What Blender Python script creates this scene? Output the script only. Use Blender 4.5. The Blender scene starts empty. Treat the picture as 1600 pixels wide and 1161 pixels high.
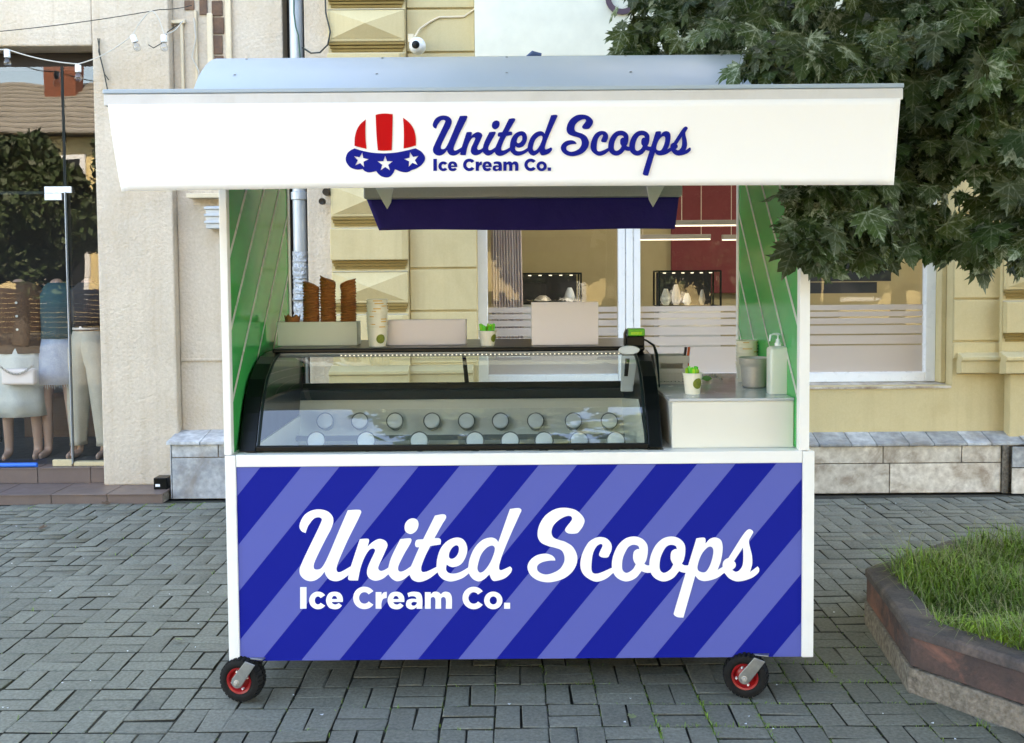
import bpy, bmesh, math, random
import numpy as np
from mathutils import Vector, Matrix, Euler
from mathutils.geometry import tessellate_polygon
random.seed(7); rng = np.random.default_rng(7)
R = math.radians
sc = bpy.context.scene
col = sc.collection

# ---------------------------------------------------------------- camera
F, PX, PY = 1620.0, 800.0, 503.0          # focal length and principal point in photo pixels (1600 x 1161)
CAM_H = 1.72
PITCH, ROLL = 2.757, -0.45
cam_d = bpy.data.cameras.new('camera'); cam = bpy.data.objects.new('camera', cam_d); col.objects.link(cam)
cam_d.sensor_width = 36.0; cam_d.lens = 36.0 * F / 1600.0
cam_d.shift_x = 0.0; cam_d.shift_y = -(580.5 - PY) / 1600.0
cam_d.clip_start = 0.05; cam_d.clip_end = 500
CAMR = Matrix.Rotation(R(90 - PITCH), 3, 'X') @ Matrix.Rotation(R(ROLL), 3, 'Z')
cam.matrix_world = Matrix.Translation((0, 0, CAM_H)) @ CAMR.to_4x4()
sc.camera = cam

# ---------------------------------------------------------------- sky, sun, exposure
SUN_EL, SUN_AZ = 47.0, 16.0
world = bpy.data.worlds.new("World"); sc.world = world; world.use_nodes = True
wn = world.node_tree; wn.nodes.clear()
sky = wn.nodes.new('ShaderNodeTexSky'); sky.sky_type = 'NISHITA'; sky.sun_disc = False
sky.sun_elevation = R(SUN_EL); sky.sun_rotation = R(SUN_AZ)
sky.air_density = 1.0; sky.dust_density = 0.6; sky.ozone_density = 1.6
bg = wn.nodes.new('ShaderNodeBackground'); bg.inputs[1].default_value = 0.15
wo = wn.nodes.new('ShaderNodeOutputWorld')
wn.links.new(sky.outputs[0], bg.inputs[0]); wn.links.new(bg.outputs[0], wo.inputs[0])
sun_d = bpy.data.lights.new('sun', 'SUN'); sun_d.energy = 4.2; sun_d.angle = R(0.53); sun_d.color = (1.0, 0.95, 0.86)
sun = bpy.data.objects.new('sun', sun_d); col.objects.link(sun)
sv = Vector((math.sin(R(SUN_AZ)) * math.cos(R(SUN_EL)), math.cos(R(SUN_AZ)) * math.cos(R(SUN_EL)), math.sin(R(SUN_EL))))
sun.rotation_euler = sv.to_track_quat('Z', 'Y').to_euler(); sun.location = sv * 30
vs = sc.view_settings
vs.view_transform = 'Standard'; vs.look = 'None'; vs.gamma = 1.0; vs.use_curve_mapping = False
vs.exposure = 3.42
try:
    vs.use_white_balance = True; vs.white_balance_temperature = 8650; vs.white_balance_tint = 13
except Exception:
    pass
sc.cycles.max_bounces = 10; sc.cycles.diffuse_bounces = 5; sc.cycles.glossy_bounces = 5
sc.cycles.transparent_max_bounces = 16; sc.cycles.transmission_bounces = 6
sc.cycles.caustics_reflective = False; sc.cycles.caustics_refractive = False

# ---------------------------------------------------------------- helpers
def P(px, py, Y):
    """the point of the plane y = Y that the survey pixel (px, py) of the photograph shows"""
    d = CAMR @ Vector(((px - PX) / F, (PY - py) / F, -1.0))
    t = Y / d.y
    return Vector((d.x * t, Y, CAM_H + d.z * t))
def PG(px, py, z=0.0):
    d = CAMR @ Vector(((px - PX) / F, (PY - py) / F, -1.0))
    t = (z - CAM_H) / d.z
    return Vector((d.x * t, d.y * t, z))
def Xp(px, py, Y): return P(px, py, Y).x
def Zp(px, py, Y): return P(px, py, Y).z

ORG = {}
def tag(o, label=None, cat=None, group=None, kind=None):
    if label: o['label'] = label
    if cat: o['category'] = cat
    if group: o['group'] = group
    if kind: o['kind'] = kind
    return o
def thing(name, loc, label=None, cat=None, group=None, kind=None):
    o = bpy.data.objects.new(name, None); col.objects.link(o); o.location = loc
    o.empty_display_size = 0.1
    ORG[o.name] = Vector(loc)
    return tag(o, label, cat, group, kind)

def srgb(r, g, b):
    def f(c):
        c /= 255.0
        return c / 12.92 if c <= 0.04045 else ((c + 0.055) / 1.055) ** 2.4
    return (f(r), f(g), f(b), 1.0)

class NT:
    def __init__(s, m): s.t = m.node_tree; s.m = m
    def n(s, typ, **kw):
        x = s.t.nodes.new(typ)
        for k, v in kw.items():
            if k.startswith('i_'):
                key = k[2:]; key = int(key) if key.isdigit() else key.replace('_', ' ')
                x.inputs[key].default_value = v
            else: setattr(x, k, v)
        return x
    def l(s, a, b): s.t.links.new(a, b)
    def math(s, op, a, b=None, c=None, clamp=False):
        x = s.n('ShaderNodeMath', operation=op, use_clamp=clamp)
        for i, v in enumerate((a, b, c)):
            if v is None: continue
            if isinstance(v, (int, float)): x.inputs[i].default_value = v
            else: s.l(v, x.inputs[i])
        return x.outputs[0]
    def mix(s, f, a, b, blend='MIX'):
        x = s.n('ShaderNodeMix', data_type='RGBA', blend_type=blend)
        for i, v in ((0, f), (6, a), (7, b)):
            if isinstance(v, (int, float)): x.inputs[i].default_value = v
            elif isinstance(v, tuple): x.inputs[i].default_value = v if len(v) == 4 else (*v, 1)
            else: s.l(v, x.inputs[i])
        return x.outputs[2]
    def noise(s, vec, scale, detail=4, rough=0.55, dist=0.0):
        x = s.n('ShaderNodeTexNoise'); x.inputs['Scale'].default_value = scale
        x.inputs['Detail'].default_value = detail; x.inputs['Roughness'].default_value = rough
        x.inputs['Distortion'].default_value = dist
        s.l(vec, x.inputs['Vector']); return x.outputs[0]
    def ramp(s, v, a, b):
        x = s.n('ShaderNodeMapRange', clamp=True); x.inputs[1].default_value = a; x.inputs[2].default_value = b
        s.l(v, x.inputs[0]); return x.outputs[0]

def newmat(name):
    m = bpy.data.materials.new(name); m.use_nodes = True
    nt = NT(m); b = m.node_tree.nodes['Principled BSDF']
    return m, nt, b
def mat(name, c, rough=0.6, c2=None, nscale=6.0, namt=0.5, fine=None, fscale=120.0, famt=0.25, bump=0.0, bscale=60.0,
        bdist=0.01, metal=0.0, spec=0.5, stain=None, sscale=1.6, samt=0.5, streak=None, stamt=0.3, objrand=0.0, coat=0.0, rvar=0.12):
    m, nt, b = newmat(name)
    tc = nt.n('ShaderNodeTexCoord'); geo = nt.n('ShaderNodeNewGeometry')
    vec = geo.outputs['Position']
    base = tuple(c) if len(c) == 4 else (*c, 1)
    out = None
    if c2 is None: c2 = tuple(x * 0.8 for x in base[:3]) + (1,)
    f = nt.ramp(nt.noise(vec, nscale, 5), 0.35, 0.68)
    out = nt.mix(nt.math('MULTIPLY', f, namt), base, c2)
    if famt > 0:
        fn = nt.ramp(nt.noise(vec, fscale, 3, 0.6), 0.3, 0.7)
        fc = fine or tuple(x * 0.6 for x in base[:3]) + (1,)
        out = nt.mix(nt.math('MULTIPLY', fn, famt), out, fc)
    if stain is not None:
        sn = nt.ramp(nt.noise(vec, sscale, 6, 0.65, 0.6), 0.52, 0.72)
        out = nt.mix(nt.math('MULTIPLY', sn, samt), out, stain)
    if streak is not None:
        mp = nt.n('ShaderNodeMapping'); mp.inputs['Scale'].default_value = (14, 14, 0.7); nt.l(vec, mp.inputs[0])
        sn = nt.ramp(nt.noise(mp.outputs[0], 1.0, 5, 0.6), 0.5, 0.8)
        out = nt.mix(nt.math('MULTIPLY', sn, stamt), out, streak)
    if objrand > 0:
        oi = nt.n('ShaderNodeObjectInfo')
        at = nt.n('ShaderNodeAttribute', attribute_name='rnd')
        rv = nt.math('FRACT', nt.math('ADD', oi.outputs['Random'], at.outputs['Fac']))
        k = nt.math('ADD', nt.math('MULTIPLY', rv, objrand), 1 - objrand / 2)
        hsv = nt.n('ShaderNodeHueSaturation'); nt.l(k, hsv.inputs['Value']); nt.l(out, hsv.inputs['Color']); out = hsv.outputs[0]
    nt.l(out, b.inputs['Base Color'])
    rn = nt.math('ADD', nt.math('MULTIPLY', nt.noise(vec, nscale * 2.3, 4), rvar * 2), rough - rvar, clamp=True)
    nt.l(rn, b.inputs['Roughness'])
    b.inputs['Metallic'].default_value = metal
    b.inputs['Specular IOR Level'].default_value = spec
    b.inputs['Coat Weight'].default_value = coat
    if bump > 0:
        bp = nt.n('ShaderNodeBump'); bp.inputs['Strength'].default_value = bump; bp.inputs['Distance'].default_value = bdist
        nt.l(nt.noise(vec, bscale, 5, 0.6), bp.inputs['Height']); nt.l(bp.outputs[0], b.inputs['Normal'])
    m['_b'] = 1
    return m
def emat(name, c, s):
    m, nt, b = newmat(name)
    b.inputs['Base Color'].default_value = (*c[:3], 1); b.inputs['Emission Color'].default_value = (*c[:3], 1)
    b.inputs['Emission Strength'].default_value = s
    return m
def glassmat(name, tint=(0.92, 0.96, 0.94), ior=1.7, rough=0.0, wav=0.0, wscale=2.0):
    m = bpy.data.materials.new(name); m.use_nodes = True; nt = NT(m); m.node_tree.nodes.clear()
    tr = nt.n('ShaderNodeBsdfTransparent'); tr.inputs[0].default_value = (*tint, 1)
    gl = nt.n('ShaderNodeBsdfGlossy'); gl.inputs['Roughness'].default_value = rough
    fr = nt.n('ShaderNodeFresnel'); fr.inputs[0].default_value = ior
    if wav > 0:
        g = nt.n('ShaderNodeNewGeometry'); bp = nt.n('ShaderNodeBump'); bp.inputs['Strength'].default_value = wav; bp.inputs['Distance'].default_value = 0.02
        nt.l(nt.noise(g.outputs['Position'], wscale, 2, 0.4), bp.inputs['Height']); nt.l(bp.outputs[0], gl.inputs['Normal'])
    # the back face of a single sheet: keep the same reflectance from both sides
    g2 = nt.n('ShaderNodeNewGeometry')
    iv = nt.math('ADD', nt.math('MULTIPLY', g2.outputs['Backfacing'], (1.0 / ior - ior) * 0 + 0.0), ior)
    lw = nt.n('ShaderNodeLayerWeight'); r0 = ((ior - 1) / (ior + 1)) ** 2
    fac = nt.math('ADD', nt.math('MULTIPLY', nt.math('POWER', lw.outputs['Facing'], 5.0), 1 - r0), r0)
    mx = nt.n('ShaderNodeMixShader'); nt.l(fac, mx.inputs[0]); nt.l(tr.outputs[0], mx.inputs[1]); nt.l(gl.outputs[0], mx.inputs[2])
    o = nt.n('ShaderNodeOutputMaterial'); nt.l(mx.outputs[0], o.inputs[0])
    return m

class MB:
    def __init__(s): s.v = []; s.f = []; s.mi = []; s.cur = 0
    def add(s, vs, fs):
        o = len(s.v); s.v += [tuple(p) for p in vs]
        for f in fs: s.f.append(tuple(i + o for i in f)); s.mi.append(s.cur)
        return s
    def box(s, x0, x1, y0, y1, z0, z1):
        if x0 > x1: x0, x1 = x1, x0
        if y0 > y1: y0, y1 = y1, y0
        if z0 > z1: z0, z1 = z1, z0
        return s.add([(x0,y0,z0),(x1,y0,z0),(x1,y1,z0),(x0,y1,z0),(x0,y0,z1),(x1,y0,z1),(x1,y1,z1),(x0,y1,z1)],
                     [(0,3,2,1),(4,5,6,7),(0,1,5,4),(1,2,6,5),(2,3,7,6),(3,0,4,7)])
    def quad(s, a, b, c, d): return s.add([a, b, c, d], [(0, 1, 2, 3)])
    def prism(s, poly, d, cap=True):
        """poly: closed 3-D outline, extruded by vector d"""
        n = len(poly); d = Vector(d); a = [Vector(p) for p in poly]; b = [p + d for p in a]
        fs = [(i, (i + 1) % n, n + (i + 1) % n, n + i) for i in range(n)]
        if cap: fs += [tuple(range(n - 1, -1, -1)), tuple(range(n, 2 * n))]
        return s.add(a + b, fs)
    def lathe(s, prof, c=(0, 0, 0), n=24, sx=1.0, sy=1.0, axis='Z', rot=0.0):
        vs = []; fs = []; m = len(prof)
        for i in range(n):
            a = 2 * math.pi * i / n + rot
            for r, z in prof:
                x, y = r * math.cos(a) * sx, r * math.sin(a) * sy
                if axis == 'Z': p = (x, y, z)
                elif axis == 'Y': p = (x, z, y)
                else: p = (z, x, y)
                vs.append((p[0] + c[0], p[1] + c[1], p[2] + c[2]))
        for i in range(n):
            j = (i + 1) % n
            for k in range(m - 1): fs.append((i * m + k, j * m + k, j * m + k + 1, i * m + k + 1))
        return s.add(vs, fs)
    def tube(s, pts, r, n=8, cap=True):
        pts = [Vector(p) for p in pts]; rs = r if isinstance(r, (list, tuple)) else [r] * len(pts)
        vs = []; fs = []; prev = None
        for i, p in enumerate(pts):
            t = (pts[min(i + 1, len(pts) - 1)] - pts[max(i - 1, 0)]).normalized()
            if prev is None:
                up = Vector((0, 0, 1)) if abs(t.z) < 0.9 else Vector((1, 0, 0))
                u = t.cross(up).normalized()
            else: u = (prev - t * prev.dot(t)).normalized()
            prev = u; w = t.cross(u)
            for k in range(n):
                a = 2 * math.pi * k / n
                vs.append(p + (u * math.cos(a) + w * math.sin(a)) * rs[i])
        m = len(pts)
        for i in range(m - 1):
            for k in range(n):
                fs.append((i * n + k, i * n + (k + 1) % n, (i + 1) * n + (k + 1) % n, (i + 1) * n + k))
        if cap: fs += [tuple(range(n - 1, -1, -1)), tuple((m - 1) * n + k for k in range(n))]
        return s.add(vs, fs)
    def loft(s, rings, cap=True, closed=True):
        n = len(rings[0]); vs = [p for r in rings for p in r]; fs = []
        for i in range(len(rings) - 1):
            for k in range(n if closed else n - 1):
                fs.append((i * n + k, i * n + (k + 1) % n, (i + 1) * n + (k + 1) % n, (i + 1) * n + k))
        if cap: fs += [tuple(range(n - 1, -1, -1)), tuple((len(rings) - 1) * n + k for k in range(n))]
        return s.add(vs, fs)
    def build(s, name, m, parent=None, bevel=0.0, smooth=False, label=None, cat=None, group=None, kind=None, origin=None, solid=0.0, seg=2, subsurf=0):
        if parent is not None: org = ORG[parent.name]
        elif origin is not None: org = Vector(origin)
        else:
            a = np.array(s.v); org = Vector(((a[:,0].min()+a[:,0].max())/2, (a[:,1].min()+a[:,1].max())/2, a[:,2].min()))
        me = bpy.data.meshes.new(name)
        me.from_pydata([(p[0]-org.x, p[1]-org.y, p[2]-org.z) for p in s.v], [], s.f)
        ms = m if isinstance(m, (list, tuple)) else [m]
        for x in ms: me.materials.append(x)
        if len(ms) > 1: me.polygons.foreach_set('material_index', s.mi)
        bm = bmesh.new(); bm.from_mesh(me); bmesh.ops.recalc_face_normals(bm, faces=bm.faces); bm.to_mesh(me); bm.free()
        if smooth: me.polygons.foreach_set('use_smooth', [True] * len(me.polygons))
        me.update()
        o = bpy.data.objects.new(name, me); col.objects.link(o)
        if parent is not None: o.parent = parent
        else: o.location = org
        ORG[o.name] = org
        if solid:
            q = o.modifiers.new('solid', 'SOLIDIFY'); q.thickness = solid; q.offset = 0
        if subsurf:
            q = o.modifiers.new('sub', 'SUBSURF'); q.levels = subsurf; q.render_levels = subsurf
        if bevel:
            q = o.modifiers.new('bevel', 'BEVEL'); q.width = bevel; q.segments = seg; q.limit_method = 'ANGLE'; q.angle_limit = R(35)
            q.harden_normals = False
        if smooth:
            try:
                me.set_sharp_from_angle(angle=R(42))
            except Exception: pass
        return tag(o, label, cat, group, kind)

def np_mesh(name, verts, faces_flat, nper, mats, attrs=None, uv=None, smooth=False):
    me = bpy.data.meshes.new(name)
    nf = len(faces_flat) // nper
    me.vertices.add(len(verts)); me.vertices.foreach_set('co', verts.astype(np.float32).ravel())
    me.loops.add(len(faces_flat)); me.loops.foreach_set('vertex_index', faces_flat.astype(np.int32))
    me.polygons.add(nf); me.polygons.foreach_set('loop_start', np.arange(0, nf * nper, nper, dtype=np.int32))
    if attrs:
        for k, v in attrs.items():
            a = me.attributes.new(k, 'FLOAT', 'POINT'); a.data.foreach_set('value', v.astype(np.float32))
    if uv is not None:
        l = me.uv_layers.new(name='UVMap'); l.data.foreach_set('uv', uv[faces_flat].astype(np.float32).ravel())
    for m in mats: me.materials.append(m)
    me.update(); me.validate()
    if smooth: me.polygons.foreach_set('use_smooth', [True] * nf)
    return me

def copy_thing(o, loc=None, label=None, rot=None, parent=None):
    c = o.copy(); col.objects.link(c); c.parent = parent if parent is not None else o.parent
    if loc is not None: c.location = loc
    if rot is not None: c.rotation_euler = rot
    if label: c['label'] = label
    for ch in o.children:
        copy_thing(ch, parent=c)
    return c

def smooth_path(pts, seg=6):
    """closed outline; a point with a third item is a sharp corner"""
    n = len(pts); out = []
    g = lambda i: Vector(pts[i % n][:2])
    corner = [len(p) > 2 for p in pts]
    for i in range(n):
        p1, p2 = g(i), g(i + 1)
        d = (p2 - p1).length
        t1 = Vector((0, 0)) if corner[i] else (g(i + 1) - g(i - 1)).normalized() * d
        t2 = Vector((0, 0)) if corner[(i + 1) % n] else (g(i + 2) - g(i)).normalized() * d
        if corner[i]: t1 = (p2 - p1) * 1.0
        if corner[(i + 1) % n]: t2 = (p2 - p1) * 1.0
        k = 1 if (corner[i] and corner[(i + 1) % n]) else seg
        for j in range(k):
            t = j / k; t2_, t3 = t * t, t * t * t
            out.append(p1 * (2*t3 - 3*t2_ + 1) + t1 * (t3 - 2*t2_ + t) * 0.95 + p2 * (-2*t3 + 3*t2_) + t2 * (t3 - t2_) * 0.95)
    return out
def flat_shape(mb, loops, tf):
    """loops of 2-D points (outer then holes); tf maps a 2-D point to world"""
    pl = [[Vector((p.x, p.y, 0)) for p in l] for l in loops]
    tris = tessellate_polygon(pl)
    vs = [tf(p) for l in loops for p in l]
    mb.add(vs, [tuple(t) for t in tris])
# ---------------------------------------------------------------- lettering outlines (measured on the panel; A, B, C, D are four neighbouring windows)
C = 1
OA, OB, OC, OD = 460, 640, 800, 960; LS = 5.804
LET = []   # (window origin x, outer, [holes])
LET.append((OA, [(102,307,C),(68,292),(46,258),(52,212),(90,145),(150,105),(225,92),(300,110),(345,155),(353,205),(330,275),(290,350),(215,500),(182,575),(175,605),(180,630),(205,638),(240,628),(275,580),(320,485),(400,295),(484,100,C),(590,96),(606,112),(600,135),(570,200),(480,380),(400,565),(383,620),(385,650),(400,662),(430,655),(512,608,C),(525,600,C),(525,660,C),(488,690),(430,730),(375,744),(320,730),(285,690),(273,657,C),(240,700),(190,735),(145,744),(95,730),(55,690),(46,640),(62,590),(110,485),(200,300),(243,205),(248,180),(225,165),(180,175),(130,235),(112,275)], []))
LET.append((OA, [(512,608,C),(593,362,C),(665,358),(677,372),(672,400),(663,430,C),(700,395),(745,367),(780,360),(825,378),(845,415),(830,460),(790,550),(763,610),(763,635),(785,650),(820,640),(852,620,C),(880,600,C),(870,662,C),(850,682),(800,722),(735,740),(685,722),(660,685),(662,630),(685,570),(727,480),(731,460),(713,447),(680,460),(635,530),(600,625),(583,705),(577,737,C),(500,735),(487,722),(491,688,C)], []))
LET.append((OA, [(852,618,C),(870,550),(900,480),(960,362,C),(1050,354),(1062,370),(1050,405),(1000,490),(950,590),(940,630),(950,653),(975,655),(1010,640),(1057,608,C),(1080,590,C),(1070,660,C),(1043,686),(985,730),(930,744),(885,722),(852,682,C)], []))
LET.append((OA, [(1080,173),(1115,190),(1126,230),(1110,280),(1075,310),(1045,315),(1010,295),(999,260),(1008,215),(1040,182)], []))
LET.append((OA, [(1057,608,C),(1132,436,C),(1105,434),(1094,415),(1100,380),(1115,367),(1168,362,C),(1275,148,C),(1345,136),(1372,145),(1375,170),(1345,220),(1270,353,C),(1315,355),(1329,372),(1325,410,C),(1232,425,C),(1190,510),(1155,600),(1150,640),(1160,658),(1190,658),(1230,643),(1290,612,C),(1312,598,C),(1308,652,C),(1297,663),(1230,715),(1170,743),(1120,750),(1070,730),(1043,686,C)], []))
LET.append((OB, [(243,612,C),(250,540),(280,450),(340,380),(425,347),(490,368),(523,440),(510,520),(465,590),(400,616),(365,610),(336,592,C),(331,635),(350,665),(400,674),(460,660),(533,618,C),(552,605,C),(550,660,C),(540,670),(480,715),(380,746),(310,730),(270,695),(253,662,C)], [[(430,418),(447,440),(440,490),(410,530),(375,540),(357,520),(365,475),(395,432)]]))
LET.append((OB, [(531,618,C),(545,540),(590,440),(660,370),(735,347),(780,358),(805,387,C),(910,88,C),(990,80),(1014,97),(1000,135),(930,290),(850,480),(815,590),(812,630),(825,643),(850,637),(910,609,C),(928,630),(915,670),(860,718),(770,742),(745,728),(723,682,C),(680,722),(630,745),(580,728),(550,695),(538,668,C)], [[(750,420),(772,440),(765,490),(730,575),(680,645),(640,665),(617,640),(620,590),(650,500),(700,440)]]))
LET.append((OC, [(590,308),(535,313),(500,305),(481,282),(492,253),(530,205),(545,175),(530,153),(490,155),(430,185),(375,240),(358,300),(375,345),(430,370),(480,385),(550,430),(590,510),(585,590),(540,665),(460,723),(340,753),(240,738),(170,690),(140,620),(160,560),(220,510),(305,493),(360,508),(388,535),(393,556,C),(340,557),(270,573),(230,605),(235,650),(290,680),(350,675),(430,635),(470,575),(475,520),(450,465),(390,440),(330,425),(260,390),(232,330),(245,240),(300,150),(390,90),(480,77),(570,95),(630,140),(658,190),(645,240),(615,285)], []))
LET.append((OC, [(868,526),(815,526),(790,508),(797,475),(818,430),(817,410),(800,406),(765,430),(735,490),(721,590),(725,655),(750,674),(800,667),(907,620,C),(930,604,C),(930,656,C),(918,668),(850,722),(765,748),(690,718),(640,670),(619,600),(635,500),(690,395),(745,355),(800,342),(860,357),(900,405),(902,460),(885,500)], []))
_o = [(905,615),(915,520),(960,420),(1030,355),(1110,337),(1180,358),(1225,410),(1231,480),(1218,550),(1200,585,C),(1222,598),(1250,600,C),(1275,598,C),(1272,663,C),(1230,667),(1195,660),(1175,652,C),(1120,715),(1040,745),(970,725),(925,680)]
_oh = [(1110,413),(1145,425),(1155,453,C),(1135,452),(1105,475),(1097,530),(1105,562),(1122,590,C),(1095,635),(1040,667),(1005,645),(998,590),(1010,520),(1050,440),(1080,418)]
LET.append((OC, _o, [_oh]))
LET.append((OC, [(p[0] + 340,) + tuple(p[1:]) for p in _o], [[(p[0] + 340,) + tuple(p[1:]) for p in _oh]]))
LET.append((OD, [(667,602,C),(743,354,C),(810,347),(825,360),(825,402,C),(865,360),(915,346),(965,370),(982,440),(965,560),(935,640,C),(985,610,C),(1003,595,C),(1003,660,C),(995,668),(920,718),(820,742),(765,728),(733,693,C),(625,1073,C),(570,1068),(538,1045),(541,1020),(645,668,C)], [[(875,430),(895,455),(890,520),(865,600),(830,655),(795,662),(757,640),(757,590),(790,500),(840,440)]]))
LET.append((OD, [(980,610),(985,570),(1005,545),(1033,532,C),(1090,440),(1160,330),(1200,282),(1228,271),(1258,295),(1245,325),(1220,375),(1225,420),(1245,500),(1250,580),(1230,658,C),(1298,608,C),(1312,630),(1305,665),(1240,715),(1120,745),(1045,720),(997,668,C)], [[(1165,437,C),(1168,520),(1160,600),(1130,645),(1100,657),(1068,640,C),(1095,615),(1100,585),(1085,560,C)]]))
def arc_c(cx, cy, Rx, Ry, rx, ry, a0, a1):
    pts = []
    for i in range(19):
        a = R(a0 + (a1 - a0) * i / 18); q = (cx + Rx * math.cos(a), cy - Ry * math.sin(a)); pts.append(q + ((C,) if i in (0, 18) else ()))
    for i in range(19):
        a = R(a1 + (a0 - a1) * i / 18); q = (cx + rx * math.cos(a), cy - ry * math.sin(a)); pts.append(q + ((C,) if i in (0, 18) else ()))
    return pts
def ell(cx, cy, rx, ry): return [(cx + rx * math.cos(R(a)), cy + ry * math.sin(R(a))) for a in range(0, 360, 20)]
CO = []
CO.append((OA, [(52,797,C),(110,797,C),(110,993,C),(52,993,C)], []))
CO.append((OA, arc_c(214,918,80,80,29,36,36,324), []))
def e_shape(dx):
    return [(438+dx,932,C),(440+dx,915),(434+dx,880),(410+dx,850),(363+dx,838),(312+dx,855),(287+dx,917),(312+dx,980),(363+dx,998),(405+dx,990),(432+dx,965,C),(403+dx,942,C),(375+dx,954),(350+dx,948),(338+dx,932,C)], [[(338+dx,905,C),(348+dx,884),(363+dx,877),(379+dx,884),(389+dx,905,C)]]
CO.append((OA,) + e_shape(0))
CO.append((OA, arc_c(635,895,102,102,48,52,37,323), []))
CO.append((OA, [(737,842,C),(790,842,C),(790,868,C),(810,845),(838,840,C),(838,895,C),(805,905),(790,945),(790,993,C),(737,993,C)], []))
CO.append((OA,) + e_shape(558))
CO.append((OA, [(1108,993,C),(1108,978,C),(1085,994),(1055,998),(1020,980),(1012,948),(1025,915),(1065,902),(1107,905,C),(1100,888),(1080,880),(1055,880),(1035,888,C),(1025,852,C),(1060,840),(1095,838),(1140,850),(1160,895),(1160,993,C)], [[(1110,935,C),(1085,930),(1065,938),(1062,955),(1075,965),(1095,962),(1110,945,C)]]))
CO.append((OB, [(139,842,C),(192,842,C),(192,862,C),(215,842),(240,838),(265,845),(283,862,C),(305,843),(330,838),(365,850),(383,890),(383,993,C),(328,993,C),(328,905),(310,886),(290,895),(286,910),(286,993,C),(233,993,C),(233,905),(215,886),(195,895),(192,915),(192,993,C),(139,993,C)], []))
CO.append((OB, arc_c(582,895,102,102,48,52,37,323), []))
CO.append((OB, ell(759,917,83,80), [ell(759,917,33,36)]))
CO.append((OB, [(857,938,C),(912,938,C),(912,993,C),(857,993,C)], []))
def letters(mb, items, tf, lift):
    for k, (ox, outer, holes) in enumerate(items):
        conv = lambda p: Vector((ox + p[0] / LS, 780 + p[1] / LS))
        loops = [smooth_path([tuple(conv(p)) + tuple(p[2:]) for p in l]) for l in [outer] + holes]
        flat_shape(mb, loops, lambda p: tf(p.x, p.y, lift * k))
# ---------------------------------------------------------------- materials
M = {}
M['paver'] = mat('paver', (0.225, 0.224, 0.182), 0.92, c2=(0.178, 0.178, 0.146), nscale=3.0, namt=0.7, spec=0.3, fine=(0.09, 0.092, 0.076), fscale=70, famt=0.75, bump=0.7, bscale=120, bdist=0.004, objrand=0.22, stain=(0.20, 0.195, 0.165, 1), sscale=2.5, samt=0.35)
M['joint'] = mat('joint_soil', (0.014, 0.014, 0.010), 0.95, c2=(0.085, 0.078, 0.050), nscale=4, namt=0.9, fscale=120, famt=0.6, bump=0.5, bscale=200)
M['asphalt'] = mat('asphalt', (0.09, 0.09, 0.088), 0.9, fscale=200, famt=0.4)
M['cream'] = mat('cream_plaster', srgb(212, 198, 180), 0.9, c2=srgb(192, 178, 160), nscale=2.2, namt=0.6, fine=srgb(178, 162, 140), fscale=46, famt=0.45, streak=srgb(166, 144, 116), stamt=0.35, bump=0.9, bscale=42, bdist=0.012, stain=srgb(184, 158, 122), sscale=1.1, samt=0.35)
M['cream2'] = mat('cream_paint', srgb(222, 206, 178), 0.85, c2=srgb(200, 184, 156), nscale=6, namt=0.5, bump=0.25, bscale=60)
M['yellow'] = mat('yellow_plaster', srgb(204, 188, 146), 0.88, c2=srgb(192, 175, 133), nscale=1.8, namt=0.55, fine=srgb(176, 156, 110), fscale=90, famt=0.22, bump=0.3, bscale=90, bdist=0.004, stain=srgb(158, 136, 92), sscale=1.4, samt=0.3, streak=srgb(160, 140, 104), stamt=0.25)
M['ochre'] = mat('shadow_brown_moulding', srgb(148, 124, 70), 0.85, c2=srgb(128, 104, 56), nscale=6, namt=0.6, bump=0.3)  # brown stands in for the shadow on the stepped mouldings
M['dusty'] = mat('dusty_yellow_top', srgb(186, 180, 164), 0.9, c2=srgb(205, 190, 150), nscale=14, namt=0.9)
M['marble'] = mat('grey_marble', srgb(206, 208, 208), 0.35, c2=srgb(150, 156, 162), nscale=4.0, namt=0.95, fine=srgb(104, 108, 114), fscale=16, famt=0.6, objrand=0.5, stain=srgb(128, 112, 92), sscale=4.0, samt=0.5)
M['stone'] = mat('beige_stone', srgb(236, 228, 216), 0.6, c2=srgb(198, 186, 170), nscale=5, namt=1.0, fine=srgb(140, 122, 104), fscale=18, famt=0.6, bump=0.2, objrand=0.35, stain=srgb(110, 80, 56), sscale=5, samt=0.75)
M['darkgap'] = mat('recess_shade', (0.035, 0.028, 0.024), 0.95, famt=0.2)  # near-black colour stands in for shade in the pipe slot and under the lintel
M['tile'] = mat('brown_step_tile', srgb(112, 96, 90), 0.42, c2=srgb(96, 82, 77), nscale=5, namt=0.6, fscale=140, famt=0.25, objrand=0.16, stain=srgb(150, 120, 96), sscale=2.2, samt=0.3)
M['brick'] = mat('old_brick', srgb(128, 98, 78), 0.95, c2=srgb(92, 76, 68), nscale=18, namt=0.9, fscale=70, famt=0.6, bump=0.9, bscale=50, bdist=0.01, objrand=0.4)
M['pvc'] = mat('white_pvc', srgb(232, 236, 240), 0.3, c2=srgb(222, 226, 230), famt=0.05)
M['zinc'] = mat('grey_pipe_metal', srgb(176, 184, 190), 0.42, c2=srgb(158, 166, 172), metal=0.35, nscale=9, famt=0.1)
M['foil'] = mat('crumpled_foil', srgb(190, 196, 202), 0.3, metal=0.85, bump=1.0, bscale=38, bdist=0.03, famt=0.1)
M['white'] = mat('white_coated_metal', (0.84, 0.835, 0.80), 0.38, c2=(0.78, 0.775, 0.745), nscale=3, namt=0.5, famt=0.0, stain=(0.62, 0.6, 0.54, 1), sscale=5, samt=0.18)
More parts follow.
